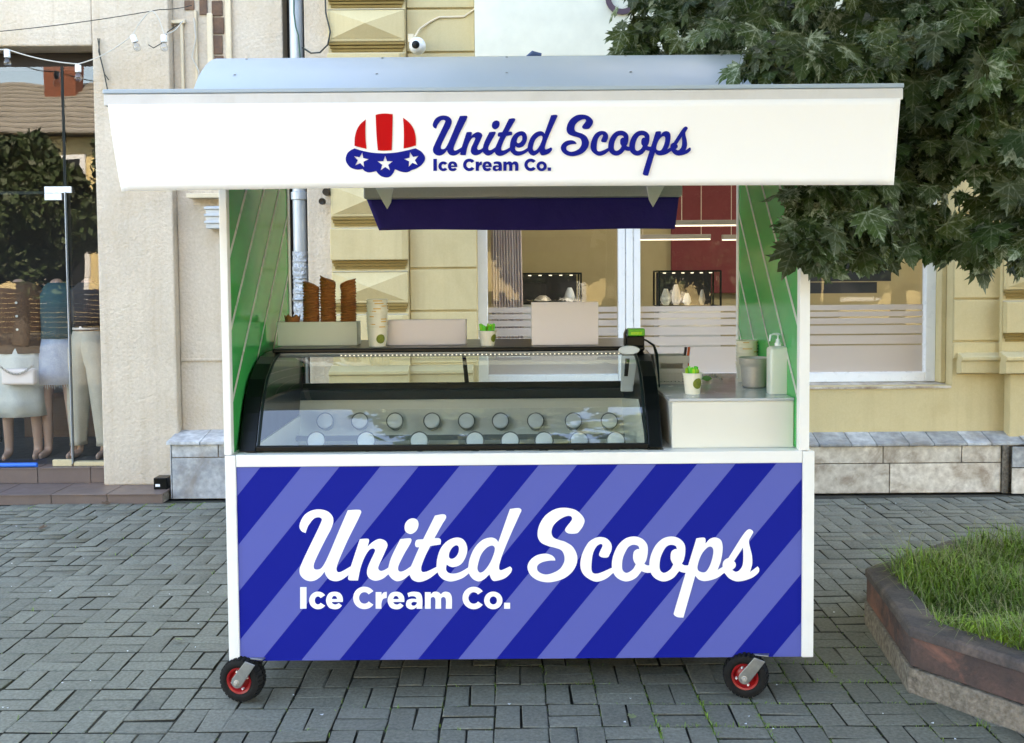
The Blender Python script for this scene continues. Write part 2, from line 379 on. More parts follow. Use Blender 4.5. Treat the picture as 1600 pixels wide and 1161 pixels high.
M['fascia'] = mat('weathered_white_aluminium', (0.66, 0.66, 0.66), 0.45, c2=(0.58, 0.58, 0.585), nscale=7, namt=0.6, famt=0.05, stain=(0.5, 0.48, 0.45, 1), sscale=7, samt=0.4)
M['banner'] = mat('white_vinyl', (0.93, 0.93, 0.925), 0.55, c2=(0.92, 0.92, 0.915), famt=0.0)
M['roof'] = mat('sky_tinted_roof_sheet', (0.37, 0.46, 0.54), 0.42, c2=(0.33, 0.43, 0.53), nscale=2, namt=0.5, famt=0.04, spec=0.4)  # the sky's blue reflection is put into the base colour
M['blue'] = mat('logo_blue', srgb(8, 26, 132), 0.6, spec=0.1, famt=0.0, namt=0.0)
M['red'] = mat('logo_red', srgb(196, 14, 18), 0.6, spec=0.1, famt=0.0, namt=0.0)
M['wprint'] = mat('white_print', (0.92, 0.92, 0.92), 0.5, famt=0.0, namt=0.0)
M['navycloth'] = mat('navy_awning_cloth', srgb(54, 42, 138), 0.9, c2=srgb(46, 36, 122), nscale=5, namt=0.6, bump=0.3, bscale=6, bdist=0.05, famt=0.1, fscale=300)
M['green'] = mat('green_print_panel', srgb(38, 168, 86), 0.09, c2=srgb(40, 162, 86), famt=0.0, spec=0.35, rvar=0.03)
M['gstripe'] = mat('pale_grey_line_print', srgb(196, 204, 190), 0.3, famt=0.0)
M['black'] = mat('black_plastic', (0.002, 0.0035, 0.0035), 0.3, c2=(0.003, 0.004, 0.004), famt=0.0, spec=0.22, rvar=0.04)
M['dkgreen'] = mat('dark_freezer_trim', (0.006, 0.013, 0.013), 0.4, famt=0.0, spec=0.25)
M['liner'] = mat('cream_freezer_liner', srgb(234, 232, 216), 0.5, c2=srgb(222, 220, 204), nscale=5, famt=0.1)
M['tubgrey'] = mat('grey_tub_lid', srgb(240, 242, 236), 0.4, famt=0.05)
M['tubrim'] = mat('clear_tub_rim', srgb(120, 124, 120), 0.2, famt=0.05)
M['cabinet'] = mat('cream_cabinet', (0.70, 0.68, 0.60), 0.4, c2=(0.67, 0.65, 0.57), famt=0.0)
M['counter'] = mat('grey_worktop', srgb(196, 200, 202), 0.24, c2=srgb(156, 160, 162), nscale=4, famt=0.1, coat=0.4)
M['boxw'] = mat('white_card', srgb(226, 222, 214), 0.6, c2=srgb(222, 216, 208), famt=0.03)
M['boxg'] = mat('pale_green_card', srgb(212, 216, 198), 0.55, c2=srgb(208, 210, 194), famt=0.03)
M['boxp'] = mat('pale_pink_card', srgb(228, 216, 212), 0.55, c2=srgb(224, 214, 208), famt=0.03)
M['waffle'] = mat('waffle_cone', srgb(184, 118, 62), 0.8, c2=srgb(150, 88, 42), nscale=40, namt=0.6, fine=srgb(96, 54, 22), fscale=190, famt=0.5, bump=0.6, bscale=130, bdist=0.004)
M['cup'] = mat('paper_cup', srgb(232, 226, 206), 0.55, c2=srgb(226, 218, 196), famt=0.03)
M['cupy'] = mat('cup_rim_print', srgb(224, 176, 84), 0.55, famt=0.05)
M['lime'] = mat('lime_print', srgb(128, 138, 36), 0.5, c2=srgb(84, 98, 26), nscale=60, namt=0.8, famt=0.1)
M['spoon'] = mat('green_spoon', srgb(66, 196, 40), 0.3, c2=srgb(50, 176, 34), famt=0.0)
M['spoony'] = mat('yellow_green_spoon', srgb(150, 206, 44), 0.3, famt=0.0)
M['steel'] = mat('brushed_steel', srgb(190, 184, 174), 0.45, c2=srgb(170, 164, 156), metal=0.3, nscale=30, famt=0.2)
M['castmetal'] = mat('zinc_plated', srgb(166, 170, 170), 0.4, c2=srgb(130, 134, 134), metal=0.8, nscale=22, namt=0.7, famt=0.2)
M['rubber'] = mat('black_rubber', (0.006, 0.006, 0.006), 0.8, spec=0.25, c2=(0.018, 0.017, 0.016), nscale=18, namt=0.7, bump=0.3, bscale=150)
M['rim'] = mat('red_rim', srgb(160, 24, 28), 0.35, c2=srgb(130, 18, 22), nscale=12, famt=0.1)
M['bottle'] = mat('frosted_bottle', srgb(214, 218, 204), 0.35, famt=0.02)
M['basket'] = mat('beige_plastic', srgb(196, 190, 178), 0.5, famt=0.03)
M['orange'] = mat('orange_plastic', srgb(222, 92, 30), 0.4, famt=0.0)
M['bgreen'] = mat('bright_green_plastic', srgb(76, 170, 40), 0.3, famt=0.05)
M['devwhite'] = mat('light_grey_plastic', srgb(206, 212, 212), 0.35, famt=0.02)
M['winglass'] = glassmat('window_glass', (0.92, 0.94, 0.92), ior=1.52, wav=0.05, wscale=1.3)
M['shopglass'] = glassmat('shop_glass', (0.93, 0.95, 0.94), ior=1.85, wav=0.10, wscale=1.1)
M['frglass'] = glassmat('curved_display_glass', (0.90, 0.94, 0.92), ior=2.25)
M['olive'] = mat('olive_wall', srgb(176, 170, 140), 0.9, c2=srgb(168, 162, 130), famt=0.05)
M['maroon'] = mat('maroon_wall', srgb(120, 58, 66), 0.9, c2=srgb(114, 54, 60), famt=0.05)
M['ceil'] = mat('room_ceiling', srgb(225, 222, 212), 0.9, famt=0.0)
M['rfloor'] = mat('room_floor', srgb(120, 112, 100), 0.6)
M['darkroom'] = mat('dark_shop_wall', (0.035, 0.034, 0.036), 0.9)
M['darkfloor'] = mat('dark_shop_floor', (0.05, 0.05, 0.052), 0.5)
M['curtain'] = mat('sheer_curtain', srgb(232, 216, 210), 0.9, c2=srgb(206, 176, 172), nscale=3, namt=0.3, famt=0.1)
M['frost'] = None
def frostmat():
    m = bpy.data.materials.new('frosted_film'); m.use_nodes = True; nt = NT(m); m.node_tree.nodes.clear()
    d = nt.n('ShaderNodeBsdfDiffuse'); d.inputs[0].default_value = srgb(222, 212, 206)
    t = nt.n('ShaderNodeBsdfTranslucent'); t.inputs[0].default_value = srgb(190, 184, 176)
    tr = nt.n('ShaderNodeBsdfTransparent')
    a = nt.n('ShaderNodeMixShader'); a.inputs[0].default_value = 0.4; nt.l(d.outputs[0], a.inputs[1]); nt.l(t.outputs[0], a.inputs[2])
    b = nt.n('ShaderNodeMixShader'); b.inputs[0].default_value = 0.13; nt.l(a.outputs[0], b.inputs[1]); nt.l(tr.outputs[0], b.inputs[2])
    o = nt.n('ShaderNodeOutputMaterial'); nt.l(b.outputs[0], o.inputs[0]); return m
M['frost'] = frostmat()
M['film'] = glassmat('clear_film', (.80, .82, .80), 1.5, rough=0.3)
M['led'] = emat('lit_led', (1.0, 0.97, 0.88), 0.16)
M['fillglow'] = emat('unseen_fill_glow', (1.0, 0.96, 0.92), 2.3)  # glow of the unseen panels that brighten the room
M['lampbody'] = mat('lamp_body', srgb(150, 150, 146), 0.5)
M['inner'] = mat('inner_ceiling', srgb(150, 152, 150), 0.6)  # greyed to stand in for the shade under the cart roof
M['skin'] = mat('mannequin_skin', srgb(172, 138, 120), 0.45, famt=0.02)
M['denim'] = mat('pale_denim', srgb(150, 160, 178), 0.85, c2=srgb(176, 184, 196), nscale=14, namt=0.8, bump=0.5, bscale=90)
M['bcloth'] = mat('brown_knit', srgb(92, 66, 48), 0.9, bump=0.5, bscale=160)
M['wcloth'] = mat('white_cloth', srgb(206, 206, 198), 0.85, c2=srgb(186, 186, 178), nscale=9, bump=0.4, bscale=12, bdist=0.02)
M['bgcloth'] = mat('beige_cloth', srgb(192, 182, 164), 0.85, c2=srgb(170, 160, 142), nscale=9, bump=0.4, bscale=12, bdist=0.02)
M['blcloth'] = mat('blue_cloth', srgb(70, 96, 140), 0.85, nscale=9)
M['rdcloth'] = mat('dusty_rose_cloth', srgb(150, 92, 98), 0.85, c2=srgb(180, 140, 140), nscale=30, namt=0.8)
M['gncloth'] = mat('dark_teal_cloth', srgb(42, 78, 84), 0.85)
M['bluefoam'] = mat('blue_foam', srgb(20, 110, 214), 0.6, famt=0.0)
M['sill'] = mat('pale_wood', srgb(204, 188, 150), 0.6)
M['wire'] = mat('dark_wire', (0.03, 0.035, 0.03), 0.6)
M['wirew'] = mat('white_wire', srgb(200, 196, 186), 0.6)
M['bulbglass'] = glassmat('clear_bulb_glass', (0.85, 0.87, 0.88), ior=1.9)
M['signw'] = mat('cream_sign_board', srgb(226, 224, 206), 0.5, famt=0.0)
M['plum'] = mat('plum_letter', srgb(84, 62, 74), 0.5, famt=0.0)
M['camw'] = mat('camera_shell', srgb(222, 226, 226), 0.3, famt=0.0)
M['bark'] = mat('bark', (0.09, 0.075, 0.06), 0.95, c2=(0.05, 0.045, 0.04), nscale=20, namt=0.9, bump=1.0, bscale=30, bdist=0.03)
M['redconc'] = mat('red_tinted_concrete', srgb(98, 76, 70), 0.9, c2=srgb(62, 55, 54), nscale=5, namt=0.9, fine=srgb(58, 50, 50), fscale=60, famt=0.5, bump=0.6, bscale=70, bdist=0.008, stain=srgb(156, 104, 86), sscale=3.2, samt=0.85, streak=srgb(62, 54, 54), stamt=0.3)
M['rimconc'] = mat('dark_weathered_concrete', srgb(98, 88, 86), 0.92, c2=srgb(70, 66, 66), nscale=7, namt=0.9, fine=srgb(50, 46, 46), fscale=80, famt=0.5, bump=0.6, bscale=80, bdist=0.008, stain=srgb(136, 116, 104), sscale=5, samt=0.5)
M['conc'] = mat('rough_grey_concrete', srgb(112, 102, 92), 0.95, c2=srgb(74, 68, 60), nscale=9, namt=0.9, fine=srgb(176, 166, 152), fscale=44, famt=0.55, bump=1.0, bscale=50, bdist=0.015)
M['soil'] = mat('planter_soil', (0.03, 0.028, 0.015), 0.95)
M['slate'] = mat('grey_roof_tiles', srgb(150, 146, 138), 0.85, c2=srgb(128, 124, 116), nscale=4, namt=0.8)
M['sunyellow'] = mat('yellow_house_wall', srgb(216, 198, 150), 0.9, famt=0.1)
M['chimney'] = mat('chimney_brick', srgb(140, 84, 64), 0.95, c2=srgb(104, 66, 52), nscale=12, namt=0.9)
M['darkwin'] = mat('dark_window', (0.02, 0.022, 0.025), 0.2)
M['woodbr'] = mat('brown_boards', srgb(120, 78, 52), 0.8, c2=srgb(96, 60, 40), nscale=8)

def leafmat(name, base, pale, amount):
    m, nt, b = newmat(name)
    uv = nt.n('ShaderNodeUVMap', uv_map='UVMap'); at = nt.n('ShaderNodeAttribute', attribute_name='rnd')
    oi = nt.n('ShaderNodeObjectInfo')
    rv = nt.math('FRACT', nt.math('ADD', at.outputs['Fac'], oi.outputs['Random']))
    sp = nt.n('ShaderNodeSeparateXYZ'); nt.l(uv.outputs[0], sp.inputs[0]); u, v = sp.outputs[0], sp.outputs[1]
    tot = None
    for a in (90, 42, 138, -8, 188):
        dx, dy = math.cos(R(a)), math.sin(R(a))
        t = nt.math('ADD', nt.math('MULTIPLY', u, dx), nt.math('MULTIPLY', v, dy))
        d = nt.math('ABSOLUTE', nt.math('ADD', nt.math('MULTIPLY', u, -dy), nt.math('MULTIPLY', v, dx)))
        main = nt.ramp(nt.math('SUBTRACT', 0.035, d), 0.0, 0.02)
        ch = nt.math('ABSOLUTE', nt.math('SUBTRACT', nt.math('FRACT', nt.math('MULTIPLY', nt.math('SUBTRACT', t, nt.math('MULTIPLY', d, 0.9)), 6.0)), 0.5))
        side = nt.math('MULTIPLY', nt.ramp(ch, 0.13, 0.03), nt.ramp(nt.math('SUBTRACT', nt.math('MULTIPLY', t, 0.42), d), 0.0, 0.03))
        k = nt.math('MULTIPLY', nt.math('MAXIMUM', main, nt.math('MULTIPLY', side, 0.75)), nt.ramp(t, 0.0, 0.03))
        tot = k if tot is None else nt.math('MAXIMUM', tot, k)
    geo = nt.n('ShaderNodeNewGeometry')
    mild = nt.ramp(nt.noise(geo.outputs['Position'], 34, 4, 0.65), 0.42, 0.62)
    leafsel = nt.ramp(rv, 1.0 - amount, 1.0)
    big = nt.ramp(nt.noise(geo.outputs['Position'], 5, 2, 0.5), 0.42, 0.62)
    c0 = nt.mix(nt.ramp(nt.noise(geo.outputs['Position'], 3.2, 3), 0.35, 0.65), base, tuple(x * 0.55 for x in base[:3]) + (1,))
    hs = nt.n('ShaderNodeHueSaturation'); nt.l(c0, hs.inputs['Color'])
    nt.l(nt.math('ADD', nt.math('MULTIPLY', rv, 0.8), 0.6), hs.inputs['Value'])
    nt.l(nt.math('ADD', nt.math('MULTIPLY', nt.math('FRACT', nt.math('MULTIPLY', rv, 7.3)), 0.05), 0.475), hs.inputs['Hue'])
    veinf = nt.math('MULTIPLY', tot, nt.math('ADD', nt.math('MULTIPLY', mild, 0.75), 0.2))
    f = nt.math('ADD', veinf, nt.math('MULTIPLY', nt.math('MULTIPLY', mild, leafsel), nt.math('MULTIPLY', big, 0.9)), clamp=True)
    f2 = nt.math('MULTIPLY', f, nt.math('ADD', nt.math('MULTIPLY', leafsel, 0.75), 0.25))
    out = nt.mix(f2, hs.outputs[0], pale)
    nt.l(out, b.inputs['Base Color']); b.inputs['Roughness'].default_value = 0.5; b.inputs['Specular IOR Level'].default_value = 0.28
    # some light through the blade
    tl = nt.n('ShaderNodeBsdfTranslucent'); hs2 = nt.n('ShaderNodeHueSaturation'); nt.l(out, hs2.inputs['Color']); hs2.inputs['Value'].default_value = 1.5; hs2.inputs['Hue'].default_value = 0.47
    nt.l(hs2.outputs[0], tl.inputs[0])
    mx = nt.n('ShaderNodeMixShader'); mx.inputs[0].default_value = 0.3
    o = [n for n in m.node_tree.nodes if n.type == 'OUTPUT_MATERIAL'][0]
    nt.l(b.outputs[0], mx.inputs[1]); nt.l(tl.outputs[0], mx.inputs[2]); nt.l(mx.outputs[0], o.inputs[0])
    return m
M['leaf'] = leafmat('maple_leaf', (0.046, 0.086, 0.020, 1), srgb(176, 190, 172), 0.55)
M['fleaf'] = mat('far_leaves', (0.035, 0.06, 0.018), 0.6, c2=(0.02, 0.04, 0.012), nscale=1.5, namt=0.8, famt=0.2, objrand=0.5)
M['grass'] = mat('grass_blade', (0.20, 0.34, 0.03), 0.55, c2=(0.075, 0.16, 0.018), nscale=3.0, namt=0.9, famt=0.1, objrand=0.9, stain=(0.17, 0.24, 0.05, 1), sscale=1.2, samt=0.7)
M['drygrass'] = mat('dry_grass_blade', (0.26, 0.25, 0.12), 0.6, c2=(0.15, 0.2, 0.07), nscale=9, famt=0.1, objrand=0.5)

# ================================================================ GROUND
gb = MB(); gb.quad((-60, -30, -0.03), (60, -30, -0.03), (60, 40, -0.03), (-60, 40, -0.03))
ground = gb.build('ground', M['asphalt'], kind='structure', origin=(0, 0, 0), label='grey ground under and around the square')
pb = MB(); pb.quad((-6.6, 0.9, -0.010), (7.0, 0.9, -0.010), (7.0, 7.86, -0.010), (-6.6, 7.86, -0.010))
paving = pb.build('pavement', M['joint'], kind='structure', origin=(0, 0, 0), label='grey block paving laid in a basket weave')

# wheels touch at about y = 4.2; block grid is 0.205 m
BW = 0.2055
LB, WB, HB = 0.1995, 0.0968, 0.05
def paver_coords(jit):
    b = 0.0035
    L, W = LB / 2, WB / 2
    top = [(-L+b,-W+b,0),(L-b,-W+b,0),(L-b,W-b,0),(-L+b,W-b,0)]
    mid = [(-L,-W,-b*0.8),(L,-W,-b*0.8),(L,W,-b*0.8),(-L,W,-b*0.8)]
    bot = [(x, y, -0.03) for x, y, z in mid]
    v = np.array(top + mid + bot, float)
    v[:, :2] += jit.normal(0, 0.0019, (12, 2)); v[:, 0] *= jit.uniform(.985, 1.004); v[:, 1] *= jit.uniform(.96, 1.005); v[:4, 2] += jit.normal(0, 0.0006, 4)
    v[8:, :2] = v[4:8, :2]
    return v
PF = [(0,1,2,3)] + [(4+i, 4+(i+1)%4, (i+1)%4, i) for i in range(4)] + [(8+i, 8+(i+1)%4, 4+(i+1)%4, 4+i) for i in range(4)]
pv_meshes = []
for k in range(6):
    me = bpy.data.meshes.new('paver'); me.from_pydata(paver_coords(rng).tolist(), [], PF); me.materials.append(M['paver']); me.materials.append(M['joint']); me.polygons.foreach_set('material_index', [0] * 5 + [1] * 4); pv_meshes.append(me)
slots = []
x0g = 0.020
for iy in range(4, 40):
    for ix in range(-33, 35):
        cx = x0g + ix * BW; cy = 0.03 + iy * BW
        if cy > 7.76 or cy < 0.95 or cx < -6.5 or cx > 6.9: continue
        cx += 0.004 * math.sin(cy * 2.1 + ix * 0.2)
        if (ix + iy) % 2 == 0:
            for s in (-1, 1): slots.append((cx, cy + s * BW / 4, 0.0))
        else:
            for s in (-1, 1): slots.append((cx + s * BW / 4, cy, math.pi / 2))
def pscore(s):
    x, y, _ = s
    if y < 2.55: return 99
    px = 800 + F * x / y; py = 425 + F * CAM_H / y
    if px < -20 or px > 1620 or py > 1185: return 99
    if 370 < px < 1262 and y > 4.9: return 60 + y
    if x > 1.7 and y < 5.5 and x - 1.7 > 0: return 40 + y
    return y
order = sorted(range(len(slots)), key=lambda i: pscore(slots[i]))
near = set(order[:300])
und = lambda x, y: 0.004 * math.sin(x * 1.9 + 0.7) * math.cos(y * 1.6) + 0.0025 * math.sin(x * 5.1 + y * 3.3)
rest_v, rest_f, rest_r = [], [], []
for i, (x, y, a) in enumerate(slots):
    z = und(x, y) + rng.normal(0, 0.0011)
    e = Euler((rng.normal(0, 0.010), rng.normal(0, 0.010), a + rng.normal(0, 0.009)))
    px, py = x + rng.normal(0, 0.0012), y + rng.normal(0, 0.0012)
    if i in near:
        o = bpy.data.objects.new('paver', pv_meshes[int(rng.integers(6))]); col.objects.link(o); o.parent = paving
        o.location = (px, py, z); o.rotation_euler = e; o.scale = (.978, 1, 1) if a > 1 else (1, .957, 1)
    else:
        v = (paver_coords(rng) * (np.array([.978, 1, 1]) if a > 1 else np.array([1, .957, 1]))) @ np.array(e.to_matrix()).T + np.array([px, py, z])
        rest_f.append(np.array(PF) + 12 * len(rest_v)); rest_v.append(v); rest_r.append(np.full(12, rng.random()))
me = np_mesh('paver_field', np.concatenate(rest_v), np.concatenate(rest_f).ravel(), 4, [M['paver'], M['joint']], {'rnd': np.concatenate(rest_r)}); me.polygons.foreach_set('material_index', np.tile(np.array([0] * 5 + [1] * 4, dtype=np.int32), len(rest_v)))
o = bpy.data.objects.new('paver_field', me); col.objects.link(o); o.parent = paving; o['kind'] = 'stuff'

# ================================================================ LEFT BUILDING (cream)
YL = 8.05
HB_ = 9.2
lb = thing('cream_building', (-3.0, YL, 0), 'cream rough plastered building with a glass shop front, left of the drainpipe', 'building')
xo = Xp(161, 420, YL + 0.10)       # right edge of the shop opening
zt = Zp(60, 72, YL)                # top of the shop opening
xs = Xp(272, 420, YL)              # where the wall steps back
xc0, xc1 = Xp(437, 50, YL), Xp(475, 50, YL)   # chase of the drainpipe
w = MB(); w.box(-10, xo, YL, YL + 0.35, zt, HB_); w.box(-10, -7.5, YL, YL + 0.35, 0.0, zt)
w.box(xo, xs, YL, YL + 0.35, 0.075, HB_)
w.build('wall', M['cream'], lb, bevel=0.012)
w = MB(); w.box(xs, xc0, YL + 0.10, YL + 0.35, 0.3, HB_); w.build('wall', M['cream'], lb, bevel=0.01)
xj = Xp(516, 200, 8.0)
w = MB(); w.box(xc1, xj, YL + 0.0, YL + 0.35, 0.3, HB_); w.build('wall', M['cream'], lb, bevel=0.01)
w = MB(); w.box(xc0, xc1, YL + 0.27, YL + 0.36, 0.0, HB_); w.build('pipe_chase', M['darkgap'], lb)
w = MB()
zb = Zp(310, 560, YL + 0.1)
w.box(xs + 0.004, xc0 - 0.01, YL + 0.085, YL + 0.0995, zb - 0.02, zb); w.build('plaster_band', M['cream'], lb, bevel=0.004)
# plinth of marble slabs
yp0, yp1 = 7.87, YL + 0.1
zp = Zp(310, 690, yp0)
xpl, xpr = Xp(268, 730, yp0), Xp(517, 730, yp0)
w = MB(); w.box(xpl + 0.004, xpr, yp0 + 0.012, yp1, 0, zp - 0.02); w.build('plinth_core', M['conc'], lb)
xm = Xp(353, 730, yp0)
def slab(par, x0, x1, y0, y1, z0, z1, m, name='slab', bev=0.003, g=0.004):
    q = MB(); q.box(x0 + g, x1 - g, y0, y1, z0 + g, z1 - g); return q.build(name, m, par, bevel=bev)
zmid = Zp(310, 715, yp0)
for a, b2 in ((xpl, xpl + 0.36), (xpl + 0.36, xpl + 0.72), (xpl + 0.72, xpl + 1.2)): slab(lb, a, b2, yp0, yp0 + 0.012, zmid, zp - 0.02, M['marble'])
for a, b2 in ((xpl, xpl + 0.46), (xpl + 0.46, xpl + 0.9), (xpl + 0.9, xpl + 1.2)): slab(lb, a, b2, yp0, yp0 + 0.012, 0.0, zmid, M['marble'])
slab(lb, xpl - 0.012, xpl, yp0 + 0.002, yp1, 0.0, zp - 0.02, M['marble'], g=0.002)
for k in range(4):
    a = xpl - 0.03 + k * 0.26
    q = MB(); q.prism([(a + 0.003, yp0 - 0.03, zp - 0.02), (a + 0.003, yp0 - 0.03, zp + 0.004), (a + 0.003, yp1, zp + 0.05), (a + 0.003, yp1, zp + 0.0)], (0.254, 0, 0)); q.build('coping_slab', M['marble'], lb, bevel=0.003)
# steps: brown tiles
y1s, y2s = 7.72, 8.14
w = MB(); w.box(-7.4, xpl - 0.03, y1s + 0.01, YL + 0.3, 0, 0.062); w.box(-7.4, xo, y2s + 0.01, 8.6, 0.062, 0.19); w.build('step_core', M['conc'], lb)
tw = 0.42
for k in range(17):
    x1 = xpl - 0.02 - k * tw; x0 = x1 - tw
    if x0 < -7.3: break
    g = 0.003
    q = MB(); q.box(x0 + g, x1 - g, y1s, y1s + 0.01, 0.0, 0.068); q.build('tile', M['tile'], lb, bevel=0.002)
    q = MB(); q.box(x0 + g, x1 - g, y1s - 0.008, y2s - 0.002 if x1 < xo + 0.3 else YL - 0.003, 0.0685, 0.078); q.build('tile', M['tile'], lb, bevel=0.002)
    xx0, xx1 = x0 + 0.13, min(x1 + 0.13, xo - 0.004)
    if xx1 - xx0 > 0.06:
        q = MB(); q.box(xx0 + g, xx1 - g, y2s, y2s + 0.01, 0.079, 0.192); q.build('tile', M['tile'], lb, bevel=0.002)
        q = MB(); q.box(xx0 + g, xx1 - g, y2s - 0.006, 8.30, 0.1925, 0.202); q.build('tile', M['tile'], lb, bevel=0.002)
# shop glazing
YG = 8.24
xd = Xp(108, 500, YG)
w = MB(); w.box(-7.5, xo, YG + 0.05, YG + 0.1, zt - 0.14, zt - 0.004); w.build('lintel', M['darkgap'], lb)
gz0 = 0.21
for a, b2 in ((xd + 0.006, xo - 0.006), (xd - 1.0, xd - 0.006), (xd - 2.4, xd - 1.012), (xd - 4.0, xd - 2.412)):
    q = MB(); q.quad((a, YG, gz0), (b2, YG, gz0), (b2, YG, zt - 0.12), (a, YG, zt - 0.12)); f = q.build('glass_pane', M['shopglass'], lb)
    e = MB()
    for xx in (a, b2): e.box(xx - 0.004, xx + 0.004, YG - 0.005, YG + 0.006, gz0, zt - 0.12)
    e.build('pane_edge', M['dkgreen'], f)
zl = Zp(50, 301, YG)
w = MB(); w.box(-7.4, xd - 0.01, YG + 0.008, YG + 0.02, zl - 0.012, zl + 0.012); w.build('transom_edge', M['dkgreen'], lb)
xa, xb = Xp(71, 300, YG - 0.01), Xp(113, 300, YG - 0.01)
q = MB(); q.box(xa, xb, YG - 0.03, YG - 0.012, Zp(90, 302, YG), Zp(90, 292, YG)); q.box(xa, xd - 0.02, YG - 0.03, YG - 0.012, Zp(90, 313, YG), Zp(90, 302.5, YG)); q.build('patch_fitting', M['pvc'], lb, bevel=0.002)
q = MB(); q.box(xd + 0.01, xd + 0.016, YG - 0.05, YG - 0.02, 0.22, zl); q.build('door_edge_rail', M['zinc'], lb)
xa, xb = Xp(84, 717, YG - 0.02), Xp(114, 717, YG - 0.02)
q = MB(); q.box(xa, xb, YG - 0.045, YG - 0.015, 0.203, 0.255); q.build('floor_patch', M['sill'], lb, bevel=0.003)
q = MB(); q.box(xb + 0.012, xo - 0.004, YG - 0.04, YG + 0.03, 0.203, 0.235); q.build('threshold', M['sill'], lb, bevel=0.003)
# dark shop room
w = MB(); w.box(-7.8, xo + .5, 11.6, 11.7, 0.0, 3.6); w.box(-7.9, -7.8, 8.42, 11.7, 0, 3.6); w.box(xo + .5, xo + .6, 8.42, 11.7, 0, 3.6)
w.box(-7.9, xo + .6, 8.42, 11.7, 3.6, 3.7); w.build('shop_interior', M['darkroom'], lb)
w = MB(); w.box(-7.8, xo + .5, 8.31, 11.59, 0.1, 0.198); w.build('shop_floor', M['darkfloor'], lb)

# exposed brick strips, plaster strips and old wiring at the top left
def zpx(y, x=300): return Zp(x, y, YL + 0.1)
for cxp, w_, y0_, y1_ in ((297, 15, -30, 17), (318, 13, -30, 25), (341, 15, -60, 96)):
    y = y0_
    while y < y1_:
        hh = 27 + rng.uniform(-3, 5)
        a = Xp(cxp - w_ / 2 + rng.uniform(-2, 1), 40, YL + 0.1); b2 = Xp(cxp + w_ / 2 + rng.uniform(-1, 3), 40, YL + 0.1)
        yb = min(y + hh, y1_)
        q = MB(); q.box(a, b2, YL + 0.088, YL + 0.0995, zpx(yb - 1), zpx(y + 1)); q.build('brick', M['brick'], lb, bevel=0.006)
        y += hh
w = MB()
for cxp, w_, y0_, y1_ in ((307, 4, 17, 200), (329, 9, 22, 200), (285, 5, 33, 200), (358, 9, -40, 200)):
    w.box(Xp(cxp - w_/2, 40, YL+.1), Xp(cxp + w_/2, 40, YL+.1), YL + 0.07, YL + 0.0995, zpx(y1_), zpx(y0_))
w.build('plaster_strip', M['cream2'], lb, bevel=0.008)
q = MB(); q.box(Xp(255, 35, YL), Xp(285, 35, YL), YL + 0.06, YL + 0.09, zpx(38), zpx(32.5)); q.build('cable_duct', M['cream2'], lb, bevel=0.004)
q = MB(); q.tube([P(303, 28, YL + .06), P(306, 60, YL + .06), P(300, 90, YL + .06), P(311, 112, YL + .06), P(309, 130, YL + .06)], 0.006, 5); q.build('loose_wire', M['wirew'], lb)
# small ribbed meter box beside the cart post
q = MB()
a = Xp(326, 330, 8.1); b2 = Xp(352, 330, 8.1)
q.box(a, b2, 8.02, YL + 0.0995, Zp(330, 357, 8.02), Zp(330, 322, 8.02))
for k in range(3): q.box(a - 0.01, b2 + 0.01, 8.005, YL + 0.0995, Zp(330, 322 - 0 + 11 * k + 5, 8.0), Zp(330, 322 + 11 * k + 1, 8.0))
q.build('meter_box', M['zinc'], bevel=0.004, label='small grey ribbed meter box on the cream wall beside the cart post', cat='meter box')
q = MB(); q.box(Xp(297, 303, 8.1), Xp(350, 303, 8.1), 8.0, YL + 0.0995, Zp(320, 309, 8.0), Zp(320, 302, 8.0)); q.build('wall_ledge', M['cream2'], lb, bevel=0.004)

# drainpipe
xp_ = (xc0 + xc1) / 2 + 0.025
dp = thing('drainpipe', (xp_, YL + 0.04, 0), 'pale grey downpipe in a dark slot between the cream walls', 'drainpipe')
rp = 0.052
q = MB(); q.lathe([(rp, 0.4), (rp, HB_)], (xp_, YL + 0.05, 0), 20); q.build('pipe', M['zinc'], dp, smooth=True)
zj = Zp(464, 306, YL)
q = MB(); q.lathe([(rp + 0.001, zj - .03), (rp + 0.012, zj - .025), (rp + 0.012, zj + .03), (rp + 0.001, zj + .035)], (xp_, YL + 0.05, 0), 20); q.build('joint_collar', M['zinc'], dp, smooth=True)
prof = []
z = Zp(464, 540, YL); z1 = Zp(464, 392, YL)
while z < z1:
    prof.append((rp + 0.004 + rng.uniform(0, 0.009), z)); z += rng.uniform(0.008, 0.02)
q = MB(); q.lathe(prof, (xp_, YL + 0.05, 0), 20); q.build('foil_wrap', M['foil'], dp, smooth=False)
zs = Zp(464, 468, YL)
q = MB(); q.lathe([(rp + .014, zs - .012), (rp + .019, zs), (rp + .014, zs + .012)], (xp_, YL + 0.05, 0), 20); q.box(xp_ + rp, xp_ + rp + .045, YL + .03, YL + .05, zs - .02, zs + .02); q.build('pipe_clamp', M['castmetal'], dp)
q = MB(); q.tube([P(459, -60, YL - .02), P(459, 20, YL - .02), P(462, 42, YL - .02), P(466, 55, YL - .02), P(469, 92, YL - .02)], 0.006, 6)
q.build('cable', mat('green_cable', (0.03, 0.10, 0.07), 0.5), smooth=True, label='thin green cable running down the front of the drainpipe', cat='cable')
q = MB(); q.tube([P(506, -60, 7.93), P(509, 20, 7.93), P(516, 50, 7.93), P(512, 70, 7.93), P(500, 82, 7.96), P(486, 83, 7.98), P(472, 74, 7.98)], 0.007, 6)
q.build('cable', M['wire'], smooth=True, label='black cable drooping from the yellow pilaster to the drainpipe', cat='cable')

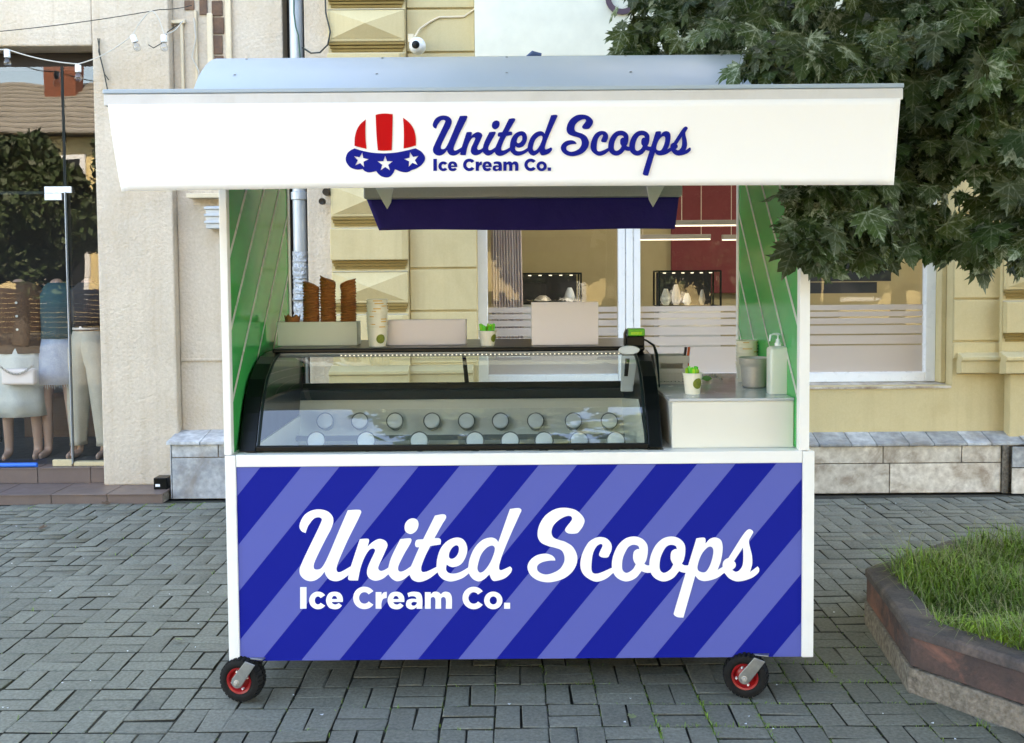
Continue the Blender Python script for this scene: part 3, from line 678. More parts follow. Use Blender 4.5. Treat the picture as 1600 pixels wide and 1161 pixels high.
# ================================================================ RIGHT BUILDING (yellow)
YW = 8.05; YP = 7.95; YWIN = 8.33
rb = thing('yellow_building', (3.0, YW, 0), 'yellow ochre building with faceted pilasters and a wide white framed window', 'building')
xw0, xw1 = Xp(745, 420, YW), Xp(1490, 420, YW)
zw0 = Zp(1100, 599, YWIN); zw1 = 3.05
zled = Zp(1400, 690, 7.9)
w = MB()
w.box(xj, xw0, YW, YW + 0.4, zled, HB_); w.box(xw0, xw1, YW, YW + 0.4, zw1, HB_)
w.box(xw0, xw1, YW, YW + 0.4, zled, zw0)
w.box(xw1, 9.0, YW, YW + 0.4, zled, HB_)
w.build('wall', M['yellow'], rb)
# raised courses with grooves between, either side of the window
per = 66.5 * YW / F
zg = Zp(700, 486, YW)
zcor = Zp(700, 572, YW)
def courses(x0, x1, zb0, name='wall_course'):
    z = zb0
    zz = [z + per * k for k in range(0, 18)]
    for k in range(-2, 17):
        a, b2 = zb0 + per * k, zb0 + per * (k + 1)
        a = max(a, zcor + 0.02)
        if b2 - a < 0.05 or a > 5.5: continue
        q = MB(); q.box(x0, x1, YW - 0.022, YW - 0.0005, a + 0.008, b2 - 0.008); q.build(name, M['yellow'], rb, bevel=0.006)
courses(Xp(641, 450, YW), xw0 - 0.0, zg)
zg2 = Zp(1530, 467, YW)
courses(xw1, Xp(1571, 450, YW), zg2)
# pilasters with alternating faceted and plain blocks
def pilaster(x0, x1, zb0, first):
    y = YP
    w = MB(); w.box(x0, x1, y + 0.035, YW - 0.001, zcor, 6.5); w.build('pilaster_shaft', M['yellow'], rb)
    for k in range(-1, 14):
        a = zb0 + per * k; b2 = a + per
        if b2 > 6.4: break
        if a < zcor: continue
        za, zb_ = a + per * 0.21, b2 - per * 0.035
        # three small mouldings under the block, coloured brown for their shadow
        for t in range(3):
            q = MB(); ins = 0.006 + 0.009 * (2 - t)
            q.box(x0 + 0.0 + ins, x1 - ins, y + 0.012 * (2 - t) - 0.001 * t, y + 0.036, a + per * 0.07 * t + 0.001, a + per * 0.07 * (t + 1) - 0.003)
            q.build('moulding', M['ochre'], rb, bevel=0.003)
        if (k + first) % 2 == 0:
            q = MB(); q.box(x0 + 0.002, x1 - 0.002, y - 0.004, y + 0.034, za, zb_ - .01); q.build('pilaster_block', M['yellow'], rb, bevel=0.012)
            q = MB(); xm_, zm_ = (x0 + x1) / 2, (za + zb_) / 2
            i = 0.02
            q.add([(x0+i, y-.005, za+i), (x1-i, y-.005, za+i), (x1-i, y-.005, zb_-i), (x0+i, y-.005, zb_-i), (xm_, y-.07, zm_)], [(0,1,4),(1,2,4),(2,3,4),(3,0,4)])
            q.build('diamond_face', M['yellow'], rb)
        else:
            q = MB()
            c_ = 0.04
            q.prism([(x0, y - .035, za), (x1 - c_, y - .035, za), (x1, y - .0, za), (x1, y + .033, za), (x0, y + .033, za)], (0, 0, zb_ - za - .01)); q.build('pilaster_block', M['yellow'], rb, bevel=0.008)
        q = MB(); q.box(x0 - 0.0, x1 - 0.004, y - 0.002, y + 0.034, zb_ - .009, zb_ - .001); q.build('dusty_ledge', M['dusty'], rb, bevel=0.002)
zpb = Zp(580, 488, YP)
pilaster(Xp(518, 450, YP), Xp(638, 450, YP), zpb, 0)
zpb2 = Zp(1600, 467, YP)
pilaster(Xp(1570, 450, YP), Xp(1690, 450, YP), zpb2, 0)
# cornice band under the courses
def cornice(x0, x1, zt_, proj, back=YW):
    q = MB()
    q.prism([(x0, back - .001, zt_), (x0, back - proj, zt_ - .035), (x0, back - proj, zt_ - .06), (x0, back - proj + .02, zt_ - .07), (x0, back - proj + .02, zt_ - .16), (x0, back - .001, zt_ - .175)], (x1 - x0, 0, 0))
    q.build('cornice', M['yellow'], rb, bevel=0.004)
zc = Zp(1540, 549, YW)
cornice(xw1 + 0.03, Xp(1565, 560, YW), zc, 0.11)
cornice(Xp(1563, 560, YP), Xp(1720, 560, YP), zc + .005, 0.13, YP + 0.02)
zc2 = Zp(620, 570, YW)
cornice(Xp(641, 570, YW), xw0 - .03, zc2, 0.11); cornice(Xp(517, 570, YP), Xp(640, 570, YP), zc2 + .005, 0.13, YP + 0.02)
# lower pilaster bodies
for x0, x1 in ((Xp(518, 600, YP), Xp(640, 600, YP)), (Xp(1578, 600, YP), Xp(1700, 600, YP))):
    w = MB(); w.box(x0, x1, YP, YW - 0.001, zled, zcor - 0.02 if x0 < 0 else zc - .17); w.build('pilaster_foot', M['yellow'], rb, bevel=0.008)
# plinth
yq = 7.88
zrow = Zp(1400, 724, yq)
xq0, xq1 = -1.39, Xp(1565, 740, yq)
w = MB(); w.box(xq0, 9, yq + 0.014, YW - 0.001, 0, zled - .03); w.box(xw1 + .5, 9, yq - .05, yq + .014, 0, zled - .03); w.build('plinth_core', M['conc'], rb)
xx = [Xp(p, 705, yq) for p in (1380, 1503, 1565)]
x = xx[0]; ups = [xx[0]]
while x > xq0: x -= rng.uniform(0.5, 0.62); ups.insert(0, x)
ups += xx[1:]
for a, b2 in zip(ups[:-1], ups[1:]): slab(rb, a, b2, yq, yq + .013, zrow, zled - .03, M['stone'])
x = Xp(1390, 750, yq); los = [x]
while x > xq0: x -= rng.uniform(0.75, 0.95); los.insert(0, x)
los += [xx[2]]
for a, b2 in zip(los[:-1], los[1:]): slab(rb, a, b2, yq, yq + .013, 0.0, zrow, M['stone'])
x = xx[2] + 0.05
q = MB(); q.box(xx[2] + .004, x - .004, yq - .02, yq + .013, .0, zled - .03); q.build('plinth_strip', M['conc'], rb)
while x < 7.5:
    d = 0.55
    slab(rb, x, x + d, yq - .065, yq - .051, zrow - .03, zled - .03, M['marble']); slab(rb, x, x + d, yq - .065, yq - .051, 0, zrow - .03, M['stone']); x += d
k = 0; x = xq0
while x < 8.0:
    d = 0.22 + 0.04 * math.sin(k * 3.1)
    out = 0.06 if x > xx[2] - .02 else 0.0
    q = MB(); q.prism([(x + .003, yq - .025 - out, zled - .028), (x + .003, yq - .025 - out, zled - .008), (x + .003, YW - .002, zled + .055), (x + .003, YW - .002, zled - .02)], (d - .006, 0, 0)); q.build('coping_slab', M['marble'], rb, bevel=0.003)
    x += d; k += 1
# window
WF = thing if False else None
fx0, fx1 = Xp(746, 450, YWIN), Xp(1463, 450, YWIN)
fx0 = xw0 - 0.02
zf0 = zw0 + 0.004
q = MB()
def bar(q, x0, x1, z0, z1, y0=YWIN - .06, y1=YWIN + .02): q.box(x0, x1, y0, y1, z0, z1)
xa1 = Xp(762, 450, YWIN - .06); xm0, xm1 = Xp(966, 450, YWIN - .06), Xp(1001, 450, YWIN - .06); xr0, xr1 = Xp(1447, 450, YWIN - .06), Xp(1463, 450, YWIN - .06)
zi = Zp(1200, 583, YWIN - .06); zf0 = Zp(1200, 598, YWIN - .06)
bar(q, xa1 - .08, xa1, zf0, zw1); bar(q, xr0, xr1, zf0, zw1); bar(q, xa1, xm0, zf0, zi); bar(q, xm1, xr0, zf0, zi); bar(q, xa1, xm0, zw1 - .08, zw1); bar(q, xm1, xr0, zw1 - .08, zw1)
wf = q.build('window', M['pvc'], rb, bevel=0.006)
q = MB(); third = (xm1 - xm0) / 3
for t in range(3): bar(q, xm0 + third * t + .002, xm0 + third * (t + 1) - .002, zf0, zw1, YWIN - .062 - (.008 if t == 1 else 0), YWIN + .02)
q.build('mullion', M['pvc'], wf, bevel=0.005)
q = MB(); q.quad((xa1, YWIN, zi), (xm0, YWIN, zi), (xm0, YWIN, zw1 - .08), (xa1, YWIN, zw1 - .08)); q.build('pane', M['winglass'], wf)
q = MB(); q.quad((xm1, YWIN, zi), (xr0, YWIN, zi), (xr0, YWIN, zw1 - .08), (xm1, YWIN, zw1 - .08)); q.build('pane', M['winglass'], wf)
gaps = [478, 487.5, 497.5, 509, 524.5, 540.5]
for x0, x1, off in ((xa1, xm0, 4), (xm1, xr0, -2)):
    for i in range(6):
        z1_ = Zp(1100, gaps[i] + (1.2 if i else 0) + off * 0, YWIN); z0_ = Zp(1100, (gaps[i + 1] - 1.2) if i < 5 else 584, YWIN)
        q = MB(); q.quad((x0 + .002, YWIN - .004, z0_), (x1 - .002, YWIN - .004, z0_), (x1 - .002, YWIN - .004, z1_), (x0 + .002, YWIN - .004, z1_)); q.build('film_strip', M['frost'], wf)
q = MB(); q.box(xr1 + .0, xw1 - .001, YW + .12, YW + .4, zf0, zw1); 
q.build('window_reveal', M['yellow'], rb, bevel=0.006)
q = MB(); q.prism([(xa1 - .1, YW - .012, zf0 - .03), (xa1 - .1, YW - .012, zf0 - .012), (xa1 - .1, YWIN - .061, zf0 - .001), (xa1 - .1, YWIN - .061, zf0 - .03)], (xw1 - xa1 + .09, 0, 0)); q.build('window_sill', M['stone'], rb, bevel=0.003)
# room behind
w = MB(); ry1 = 11.4
w.box(-1.2, 7.2, ry1, ry1 + .1, 0, 3.4); w.box(-1.3, -1.2, YW + .4, ry1 + .1, 0, 3.4); w.box(7.2, 7.3, YW + .4, ry1 + .1, 0, 3.4)
w.build('room_wall', M['olive'], rb)
w = MB(); w.box(Xp(1048, 400, ry1), Xp(1262, 400, ry1), ry1 - .06, ry1 - .002, Zp(1100, 458, ry1), 3.3); w.build('maroon_wall_panel', M['maroon'], rb)
w = MB(); w.box(-1.2, 7.2, YW + .401, ry1, 3.4, 3.5); w.build('room_ceiling', M['ceil'], rb)
w = MB(); w.box(-1.2, 7.2, YW + .401, ry1, 0.0, 0.1); w.build('room_floor', M['rfloor'], rb)
# bulk of both buildings above and behind
w = MB(); w.box(-10, 1.0, YL + .36, 15, 3.75, HB_ - .01); w.box(-10, xo + .65, 11.75, 15, 0, 3.74); w.box(xs + .1, -1.31, 8.42, 11.74, 0, 3.6); w.build('rear_wall', M['cream'], lb)
w = MB(); w.box(1.005, 9.0, YW + .41, 15, 3.55, HB_ - .01); w.box(-1.3, 9.0, ry1 + .15, 15, 0, 3.54); w.build('rear_wall', M['yellow'], rb)
# sign board over the window
xsg = Xp(742, 40, 7.97)
q = MB(); q.box(xsg, 4.3, 7.90, YW - .001, Zp(800, 88, 7.90), 4.6); sg = q.build('sign_board', M['signw'], bevel=0.004, label='plain cream fascia sign board above the cart roof, one plum letter showing', cat='sign')
pts = []
c0 = P(972, -4, 7.88)
q = MB(); r0_, r1_ = 0.085, 0.125
pts = []
for i in range(15):
    a = R(150 + 240 * i / 14); pts.append((c0.x + r0_ * math.cos(a) * 1.0 , c0.z + r0_ * math.sin(a)))
for i in range(15):
    a = R(390 - 240 * i / 14); pts.append((c0.x + r1_ * math.cos(a), c0.z + (r1_ - .0) * math.sin(a)))
q.prism([(x, 7.875, z) for x, z in pts], (0, 0.02, 0)); q.build('letter', M['plum'], sg)

# ceiling lamp lines inside the room
def lamp(px0, px1, py, Y, label):
    a, b2 = P(px0, py, Y), P(px1, py, Y)
    t = thing('pendant_lamp', (a.x, Y, a.z), label, 'lamp')
    q = MB(); q.box(a.x, b2.x, Y - .03, Y + .03, a.z - .005, a.z + .04); q.build('lamp_housing', M['lampbody'], t, bevel=0.003)
    q = MB(); q.box(a.x + .005, b2.x - .005, Y - .026, Y + .026, a.z - .018, a.z - .006); q.build('led_bar', M['led'], t)
    q = MB()
    for f in (0.12, 0.88):
        x = a.x + (b2.x - a.x) * f; q.tube([(x, Y, a.z + .04), (x, Y, 3.4)], 0.004, 5)
    q.build('wire', M['wirew'], t)
lamp(1040, 1250, 351, 10.0, 'long lit pendant lamp, the upper one before the maroon wall')
lamp(990, 1110, 373, 10.6, 'lit pendant lamp, lower and longer one left of the gap')
lamp(1128, 1250, 373, 10.6, 'short lit pendant lamp, right of the gap')
for k, (x, y) in enumerate(((1.0, 9.6), (3.2, 9.6), (5.2, 9.8))):
    q = MB(); q.box(x - .3, x + .3, y - .3, y + .3, 3.37, 3.398); q.build('room_fill_panel', M['fillglow'], rb)  # added out of view to brighten the room walls
# curtain
cu = MB(); x0, x1 = Xp(768, 430, 8.6), Xp(815, 430, 8.6); n = 60; rows = []
for zz, spread in ((0.3, 1.12), (1.2, 1.05), (2.0, 1.0), (3.2, 0.92)):
    rows.append([((x0 + (x1 - x0) * (i / n) * spread), 8.62 + .035 * math.sin(i * 1.15) * (1 if i % 2 else .8), zz) for i in range(n + 1)])
cu.loft(rows, cap=False, closed=False); cu.build('curtain', M['curtain'], smooth=True, solid=0.003, label='gathered sheer pinkish curtain behind the left pane of the white window', cat='curtain')
bl = thing('added_dark_slats', (Xp(1335, 400, 8.5), 8.5, Zp(1335, 458, 8.5)), 'dark slats added inside the right pane for its dark mirrored foliage, under the tree', 'dark slats')  # slats added to darken the pane where foliage is mirrored
zz = Zp(1335, 458, 8.5); k = 0
while zz < Zp(1335, 250, 8.5):
    q = MB(); q.box(Xp(1262, 400, 8.5), Xp(1392 - 22 * (k == 0), 400, 8.5), 8.49, 8.51, zz, zz + .09); q.build('slat', M['darkroom'], bl); zz += .097; k += 1
# glass display cases
def vitrine(px0, px1, py0, py1, Y, dep, label, items):
    a, b2 = P(px0, py0, Y), P(px1, py1, Y); x0, x1, z1, z0 = a.x, b2.x, a.z, b2.z
    t = thing('display_case', ((x0 + x1) / 2, Y, z0 - .75), label, 'display case')
    q = MB(); e = .008
    for x in (x0, x1):
        for y in (Y, Y + dep): q.box(x - e, x + e, y - e, y + e, z0, z1)
    for z in (z0, z1):
        for y in (Y, Y + dep): q.box(x0 + e, x1 - e, y - e, y + e, z - e, z + e)
        for x in (x0, x1): q.box(x - e, x + e, Y + e, Y + dep - e, z - e, z + e)
    q.build('frame', M['dkgreen'], t)
    q = MB(); q.quad((x0, Y - .001, z0), (x1, Y - .001, z0), (x1, Y - .001, z1), (x0, Y - .001, z1)); q.build('pane', M['winglass'], t)
    q = MB(); q.box(x0, x1, Y + .0, Y + dep, z0 - .75, z0 - .01); q.build('base_cabinet', M['boxw'], t)
    q = MB(); q.box(x0 + .02, x1 - .02, Y + dep - .012, Y + dep - .009, z0, z1 - .01); q.build('back_panel', M['darkroom'], t)
    q = MB()
    for i in range(6):
        x = x0 + (x1 - x0) * (i + .7) / 6.6; q.lathe([(0.001, z1 - .02), (.014, z1 - .02), (.014, z1 - .012)], (x, Y + .08, 0), 8)
    q.build('spot_light', M['led'], t, kind='stuff')
    for i, (fx, w_, h_, m) in enumerate(items):
        q = MB(); x = x0 + (x1 - x0) * fx
        q.lathe([(.001, z0 + .012), (w_ * .5, z0 + .012), (w_, z0 + h_ * .35), (w_ * .75, z0 + h_ * .7), (w_ * .35, z0 + h_), (.001, z0 + h_)], (x, Y + dep * .45, 0), 10)
        q.build('ornament', m, smooth=True, label=items_lab[label][i], cat='ornament')
items_lab = {}
L1 = 'glass display case with dark edges in front of the maroon wall'; L2 = 'glass display case partly behind the curtain in the left pane'
items_lab[L1] = ['ivory vase at the left end of the right display case', 'tall white figurine second from left in the right display case', 'small white jar in the middle of the right display case', 'silver figurine on a dark foot in the right display case']
items_lab[L2] = ['white stack of small pots at the right of the left display case', 'low grey bowl in the left display case']
vitrine(1030, 1126, 424, 479, 9.3, .35, L1, [(.15, .05, .16, M['wcloth']), (.32, .045, .2, M['boxp']), (.5, .04, .12, M['pvc']), (.75, .03, .15, M['steel'])])
vitrine(800, 908, 428, 474, 9.3, .35, L2, [(.85, .05, .14, M['pvc']), (.45, .08, .07, M['steel'])])
# ================================================================ THE CART
YC = 4.10                                   # front plane of the cart
CX0, CX1 = Xp(351, 720, YC), Xp(1273, 720, YC)
ZB = Zp(800, 1031, YC); ZR = Zp(800, 708, YC); ZR0 = Zp(800, 727, YC)
CD = 1.18
YB = YC + CD
cart = thing('ice_cream_cart', ((CX0 + CX1) / 2, YC + CD / 2, 0), 'white mobile ice cream cart with blue striped front, wide white awning and red wheels', 'ice cream cart')
fw = 0.052
px0, px1 = CX0 + 0.044, CX1 - 0.048
q = MB(); q.box(CX0, px0 - .001, YC, YC + .05, ZB, ZR - .002); q.build('corner_post', M['white'], cart, bevel=0.004)
q = MB(); q.box(px1 + .001, CX1, YC, YC + .05, ZB, ZR - .002); q.build('corner_post', M['white'], cart, bevel=0.004)
q = MB(); q.box(px0, px1, YC + .002, YC + .05, ZR0, ZR); q.build('front_rail', M['white'], cart, bevel=0.003)
q = MB(); q.box(px0, px1, YC + .008, YC + .04, ZB + .001, ZR0 - .001)
# printed front: slanted pale stripes on blue
def panelmat():
    m, nt, b = newmat('striped_blue_print')
    tc = nt.n('ShaderNodeNewGeometry'); sp = nt.n('ShaderNodeSeparateXYZ'); nt.l(tc.outputs['Position'], sp.inputs[0])
    mpx = YC / F
    perw = 125.0 * mpx; xs0 = P(470.2, 730, YC)
    # along the stripe dx/dz = 0.817
    s = nt.math('SUBTRACT', sp.outputs[0], nt.math('MULTIPLY', nt.math('SUBTRACT', sp.outputs[2], xs0.z), 0.822))
    s = nt.math('FRACT', nt.math('ADD', nt.math('DIVIDE', nt.math('SUBTRACT', s, xs0.x), perw), 40.0))
    f = nt.math('LESS_THAN', s, 0.484)
    nt.l(nt.mix(f, srgb(8, 28, 138), srgb(88, 97, 172)), b.inputs['Base Color'])
    b.inputs['Roughness'].default_value = 0.6; b.inputs['Specular IOR Level'].default_value = 0.1
    return m
fp = q.build('front_panel', panelmat(), cart)
mb = MB()
def tf_low(x, y, l):
    p = P(x, y, YC + .007); return (p.x, YC + .0070 - l, p.z)
letters(mb, LET, tf_low, .00015); mb.build('lettering', M['wprint'], fp)
mb = MB(); letters(mb, CO, tf_low, .00015); mb.build('lettering', M['wprint'], fp)
# side and back panels of the lower box, counter deck
for x0, x1 in ((CX0, CX0 + .03), (CX1 - .03, CX1)):
    q = MB(); q.box(x0, x1, YC + .051, YB, ZB, ZR - .003); q.build('side_panel', M['white'], cart, bevel=0.003)
q = MB(); q.box(CX0 + .031, CX1 - .031, YB - .03, YB, ZB, ZR - .003); q.build('back_panel', M['white'], cart, bevel=0.003)
q = MB(); q.box(CX0 + .031, CX1 - .031, YC + .051, YB - .031, ZB + .002, ZB + .03); q.build('bottom_panel', M['dkgreen'], cart)
q = MB(); q.box(CX0 + .031, px0 + .02, YC + .051, YB - .031, ZR - .03, ZR - .004); q.box(Xp(1036, 708, YC + .1), CX1 - .031, YC + .051, YB - .031, ZR - .03, ZR - .004)
q.box(px0 + .021, Xp(1036, 708, YC + .1) - .001, YC + .051, YC + .07, ZR - .03, ZR - .004); q.build('deck', M['white'], cart)
# upper posts and printed side walls
ZT = 2.37
pw = .034
lx0 = Xp(355, 700, YC); lx1 = Xp(369, 700, YC); rx0, rx1 = Xp(1249, 690, YC), Xp(1265, 690, YC)
lx0 = Xp(341, 302, YC); lx1 = Xp(353, 302, YC)
for a, b2 in ((lx0, lx1), (rx0, rx1)):
    q = MB(); q.box(a, b2, YC + .004, YC + .044, ZR, ZT); q.build('upright', M['white'], cart, bevel=0.003)
    q = MB(); q.box(a, b2, YB - .045, YB - .005, ZR, ZT); q.build('upright', M['white'], cart, bevel=0.003)
def sidewall(xi, xo_, s):
    q = MB(); q.box(xi, xo_, YC + .045, YB - .046, ZR, ZT - .002); sw = q.build('printed_side_wall', M['green'], cart)
    # 45 degree pale lines on the inner face
    x = xi + s * .0015; y0, y1, z0, z1 = YC + .05, YB - .05, ZR + .002, ZT - .004
    for k in range(-4, 7):
        c = 2.09 - (4.739 - .29 * 0) + .29 * k - 0    # z = y + c ; line through (4.739, 2.09)
        w_ = .0155
        a = max(y0, z0 - c); b2 = min(y1, z1 - c)
        if b2 - a < .05: continue
        q = MB(); q.quad((x, a, max(z0, a + c - w_)), (x, b2, min(z1, b2 + c) - w_), (x, b2, min(z1, b2 + c) + w_ * .99), (x, a, max(z0, a + c) + w_))
        q.build('line_print', M['gstripe'], sw)
    return sw
sidewall(lx0 + .008, lx0 + .02, 1) if False else sidewall(lx1 - .006, lx1 - .018, 1)
sidewall(rx0 + .006, rx0 + .018, -1)
# roof: barrel vault
yr0, yr1 = YC + .02, YB - .02
hw = (yr1 - yr0) / 2; rise = .30; RR = (hw * hw + rise * rise) / (2 * rise); ycn = (yr0 + yr1) / 2; zr0 = ZT + .0
ang = math.asin(hw / RR); rings = []
rxa, rxb = -1.268, Xp(1196, 100, ycn)
for i in range(25):
    a = -ang + 2 * ang * i / 24; y = ycn + RR * math.sin(a); z = zr0 + rise - RR + RR * math.cos(a)
    rings.append((y, z))
q = MB(); q.prism([(rxa, y, z) for y, z in rings] + [(rxa, y, z - .02) for y, z in reversed(rings)], (rxb - rxa, 0, 0)); q.build('barrel_roof', M['roof'], cart, smooth=True)
q = MB(); q.prism([(rxa + .02, y, z - .021) for y, z in rings], (.012, 0, 0)); q.prism([(rxb - .03, y, z - .021) for y, z in rings], (.012, 0, 0)); q.build('roof_end', M['white'], cart)
q = MB()
for fx in (.06, .30, .52, .73, .9):
    for (iy) in (4, 8):
        y, z = rings[iy]; q.lathe([(.006, z), (.005, z + .003), (.001, z + .004)], (rxa + (rxb - rxa) * fx, y, 0), 10)
q.build('roof_screw', M['castmetal'], cart, smooth=True, kind='stuff')
q = MB(); q.tube([P(822, 90, ycn - .1), P(832, 84, ycn - .1), P(846, 86, ycn - .1)], [.006, .014, .008], 6); q.build('cloth_scrap', M['blcloth'], label='tiny blue scrap of cloth lying on top of the cart roof', cat='scrap')
# inner ceiling
q = MB(); q.box(lx1, rx0, YC + .05, YB - .05, ZT - .03, ZT - .018); q.build('ceiling_panel', M['inner'], cart)
# awning: fascia rail in front, canopy sheet, valance
YA = 3.64
ax0, ax1 = Xp(161, 150, YA), Xp(1412, 150, YA)
za1 = Zp(800, 134.5, YA); za0 = Zp(800, 160, YA); zam = Zp(800, 141.5, YA)
q = MB(); q.box(ax0, ax1, YA + .004, YA + .06, za0, zam - .001); fr = q.build('fascia_rail', M['fascia'], cart, bevel=0.003)
q = MB(); q.box(ax0 - .002, ax1 + .002, YA, YA + .066, zam, za1); q.build('rail_cap', M['roof'], fr, bevel=0.003)
q = MB(); q.prism([(ax0 + .003, YA + .067, za1 - .012), (ax0 + .003, YC + .06, zr0 + .03), (ax0 + .003, YC + .06, zr0 + .02), (ax0 + .003, YA + .067, za1 - .022)], (ax1 - ax0 - .006, 0, 0)); q.build('canopy_sheet', M['roof'], cart)
# valance, cloth with slight waviness
vt = [P(170, 160, YA + .008), P(1406, 154, YA + .008)]; vb_ = [P(191, 297, YA + .03), P(1395, 289, YA + .03)]
zval = Zp(800, 296, YA + .03)
vb = MB(); n = 80; m_ = 12; rows = []
for j in range(m_ + 1):
    t = j / m_; row = []
    for i in range(n + 1):
        s = i / n
        ex0 = vt[0].x + (vb_[0].x - vt[0].x) * (t ** 1.35); ex1 = vt[1].x + (vb_[1].x - vt[1].x) * (t ** .9)
        x = ex0 + (ex1 - ex0) * s; z = za0 + .004 + (zval - za0) * t + .006 * math.sin(s * 3.1) * t
        yy = YA + .0005 + .022 * t + .0015 * math.sin(s * 11) * t
        row.append((x, yy, z))
    rows.append(row)
vb.loft(rows, cap=False, closed=False); va = vb.build('valance', M['banner'], cart, smooth=True, solid=0.001)
def val_y(z): 
    t = max(0, min(1, (za0 - z) / (za0 - zval))); return YA + .0005 + .022 * t
k1 = .5599
def tf_up(x, y, l):
    # panel lettering coordinates to banner coordinates
    X_ = 677 + (x - 469) * (1079 - 677) / (1185.5 - 469); Y_ = 179.5 + (y - 793) * (274.5 - 179.5) / (965 - 793)
    p = P(X_, Y_, YA + .01); return (p.x, val_y(p.z) - .0032 - l + .0035 * 0, p.z)
mb = MB(); letters(mb, LET, tf_up, .00012); mb.build('lettering', M['blue'], va)
mb = MB(); letters(mb, CO, tf_up, .00012); mb.build('lettering', M['blue'], va)
def tfl(p, l=0.0):
    q_ = P(530 + p.x / 10.09, 170 + p.y / 10.09, YA + .01); return (q_.x, val_y(q_.z) - .0032 - l, q_.z)
def emblem(mt, pts, l, holes=()):
    e = MB(); flat_shape(e, [smooth_path(pts)] + [smooth_path(h) for h in holes], lambda p: tfl(p, l)); return e.build('emblem_print', mt, va)
emblem(M['red'], [(242,585,C),(250,450),(285,330),(340,245),(425,172,C),(416,330),(418,470),(432,632,C),(340,612)], 0)
emblem(M['red'], [(580,103,C),(640,88),(740,81),(848,92,C),(840,400),(829,655,C),(760,659),(690,660),(608,655,C),(590,400)], 0)
emblem(M['red'], [(1010,145,C),(1100,215),(1170,310),(1205,430),(1212,578,C),(1120,605),(1016,628,C),(1022,450),(1020,300)], 0)
def star(cx, cy, r, rot):
    return [(cx + (r if i % 2 == 0 else r * .4) * math.sin(R(36 * i + rot)), cy - (r if i % 2 == 0 else r * .4) * math.cos(R(36 * i + rot)), C) for i in range(10)]
emblem(M['blue'], [(242,625,C),(370,664),(540,694),(720,702),(900,688),(1060,658),(1205,623,C),(1300,680),(1353,775),(1310,870),(1230,930),(1140,965,C),(1090,992),(1040,1000),(960,985),(878,950,C),(850,1010),(800,1065),(740,1081),(660,1060),(605,1015),(580,978,C),(530,992),(460,1001),(400,980),(366,948,C),(280,957),(180,925),(115,850),(102,780),(130,700),(180,655)], 0,
       [star(340,808,122,12), star(724,866,125,0), star(1143,803,122,-12)])
# awning arms from the roof edge
for x in (lx1 + .03, rx0 - .04):
    q = MB(); q.box(x - .012, x + .012, YA + .07, YC + .05, za0 + .02, za0 + .05); q.build('awning_arm', M['white'], cart, bevel=0.002)
# rear awning seen through the cart
YV = YB + .10
ra = thing('rear_awning', (Xp(815, 320, YV), YV, Zp(815, 300, YV)), 'short navy cloth awning with a grey cassette behind the serving hatch', 'awning')
a, b2 = P(571, 309, YV), P(1063, 305, YV)
zc0 = Zp(815, 310, YV); q = MB(); q.box(a.x, b2.x, YV - .07, YV + .05, zc0, zc0 + .07); q.build('cassette', mat('awning_cassette', srgb(190, 188, 184), 0.5), ra, bevel=0.008)
tl, tr, bl, br = P(573, 312, YV), P(1061, 306, YV), P(592, 360, YV), P(1055, 358, YV)
vb = MB(); rows = []
for j in range(9):
    t = j / 8; row = []
    for i in range(61):
        s = i / 60; p = tl.lerp(tr, s).lerp(bl.lerp(br, s), t)
        row.append((p.x, YV + .0 + .01 * math.sin(s * 19 + 2 * t) * t, p.z + (.003 * math.sin(s * 9) if j == 8 else 0)))
    rows.append(row)
vb.loft(rows, cap=False, closed=False); vb.build('awning_cloth', M['navycloth'], ra, smooth=True, solid=0.001)
for px in (601, 1024):
    p = P(px, 300, YV - .08); q = MB(); s = 1 if px < 800 else -1
    q.prism([(p.x - .045, YV - .09, zc0 + .05), (p.x + .045, YV - .09, zc0 + .05), (p.x + .012 * s + .02, YV - .09, zc0 - .02), (p.x + .012 * s, YV - .09, zc0 - .055), (p.x + .012 * s - .02, YV - .09, zc0 - .02)], (0, .018, 0)); q.build('bracket', M['white'], ra, bevel=0.002)
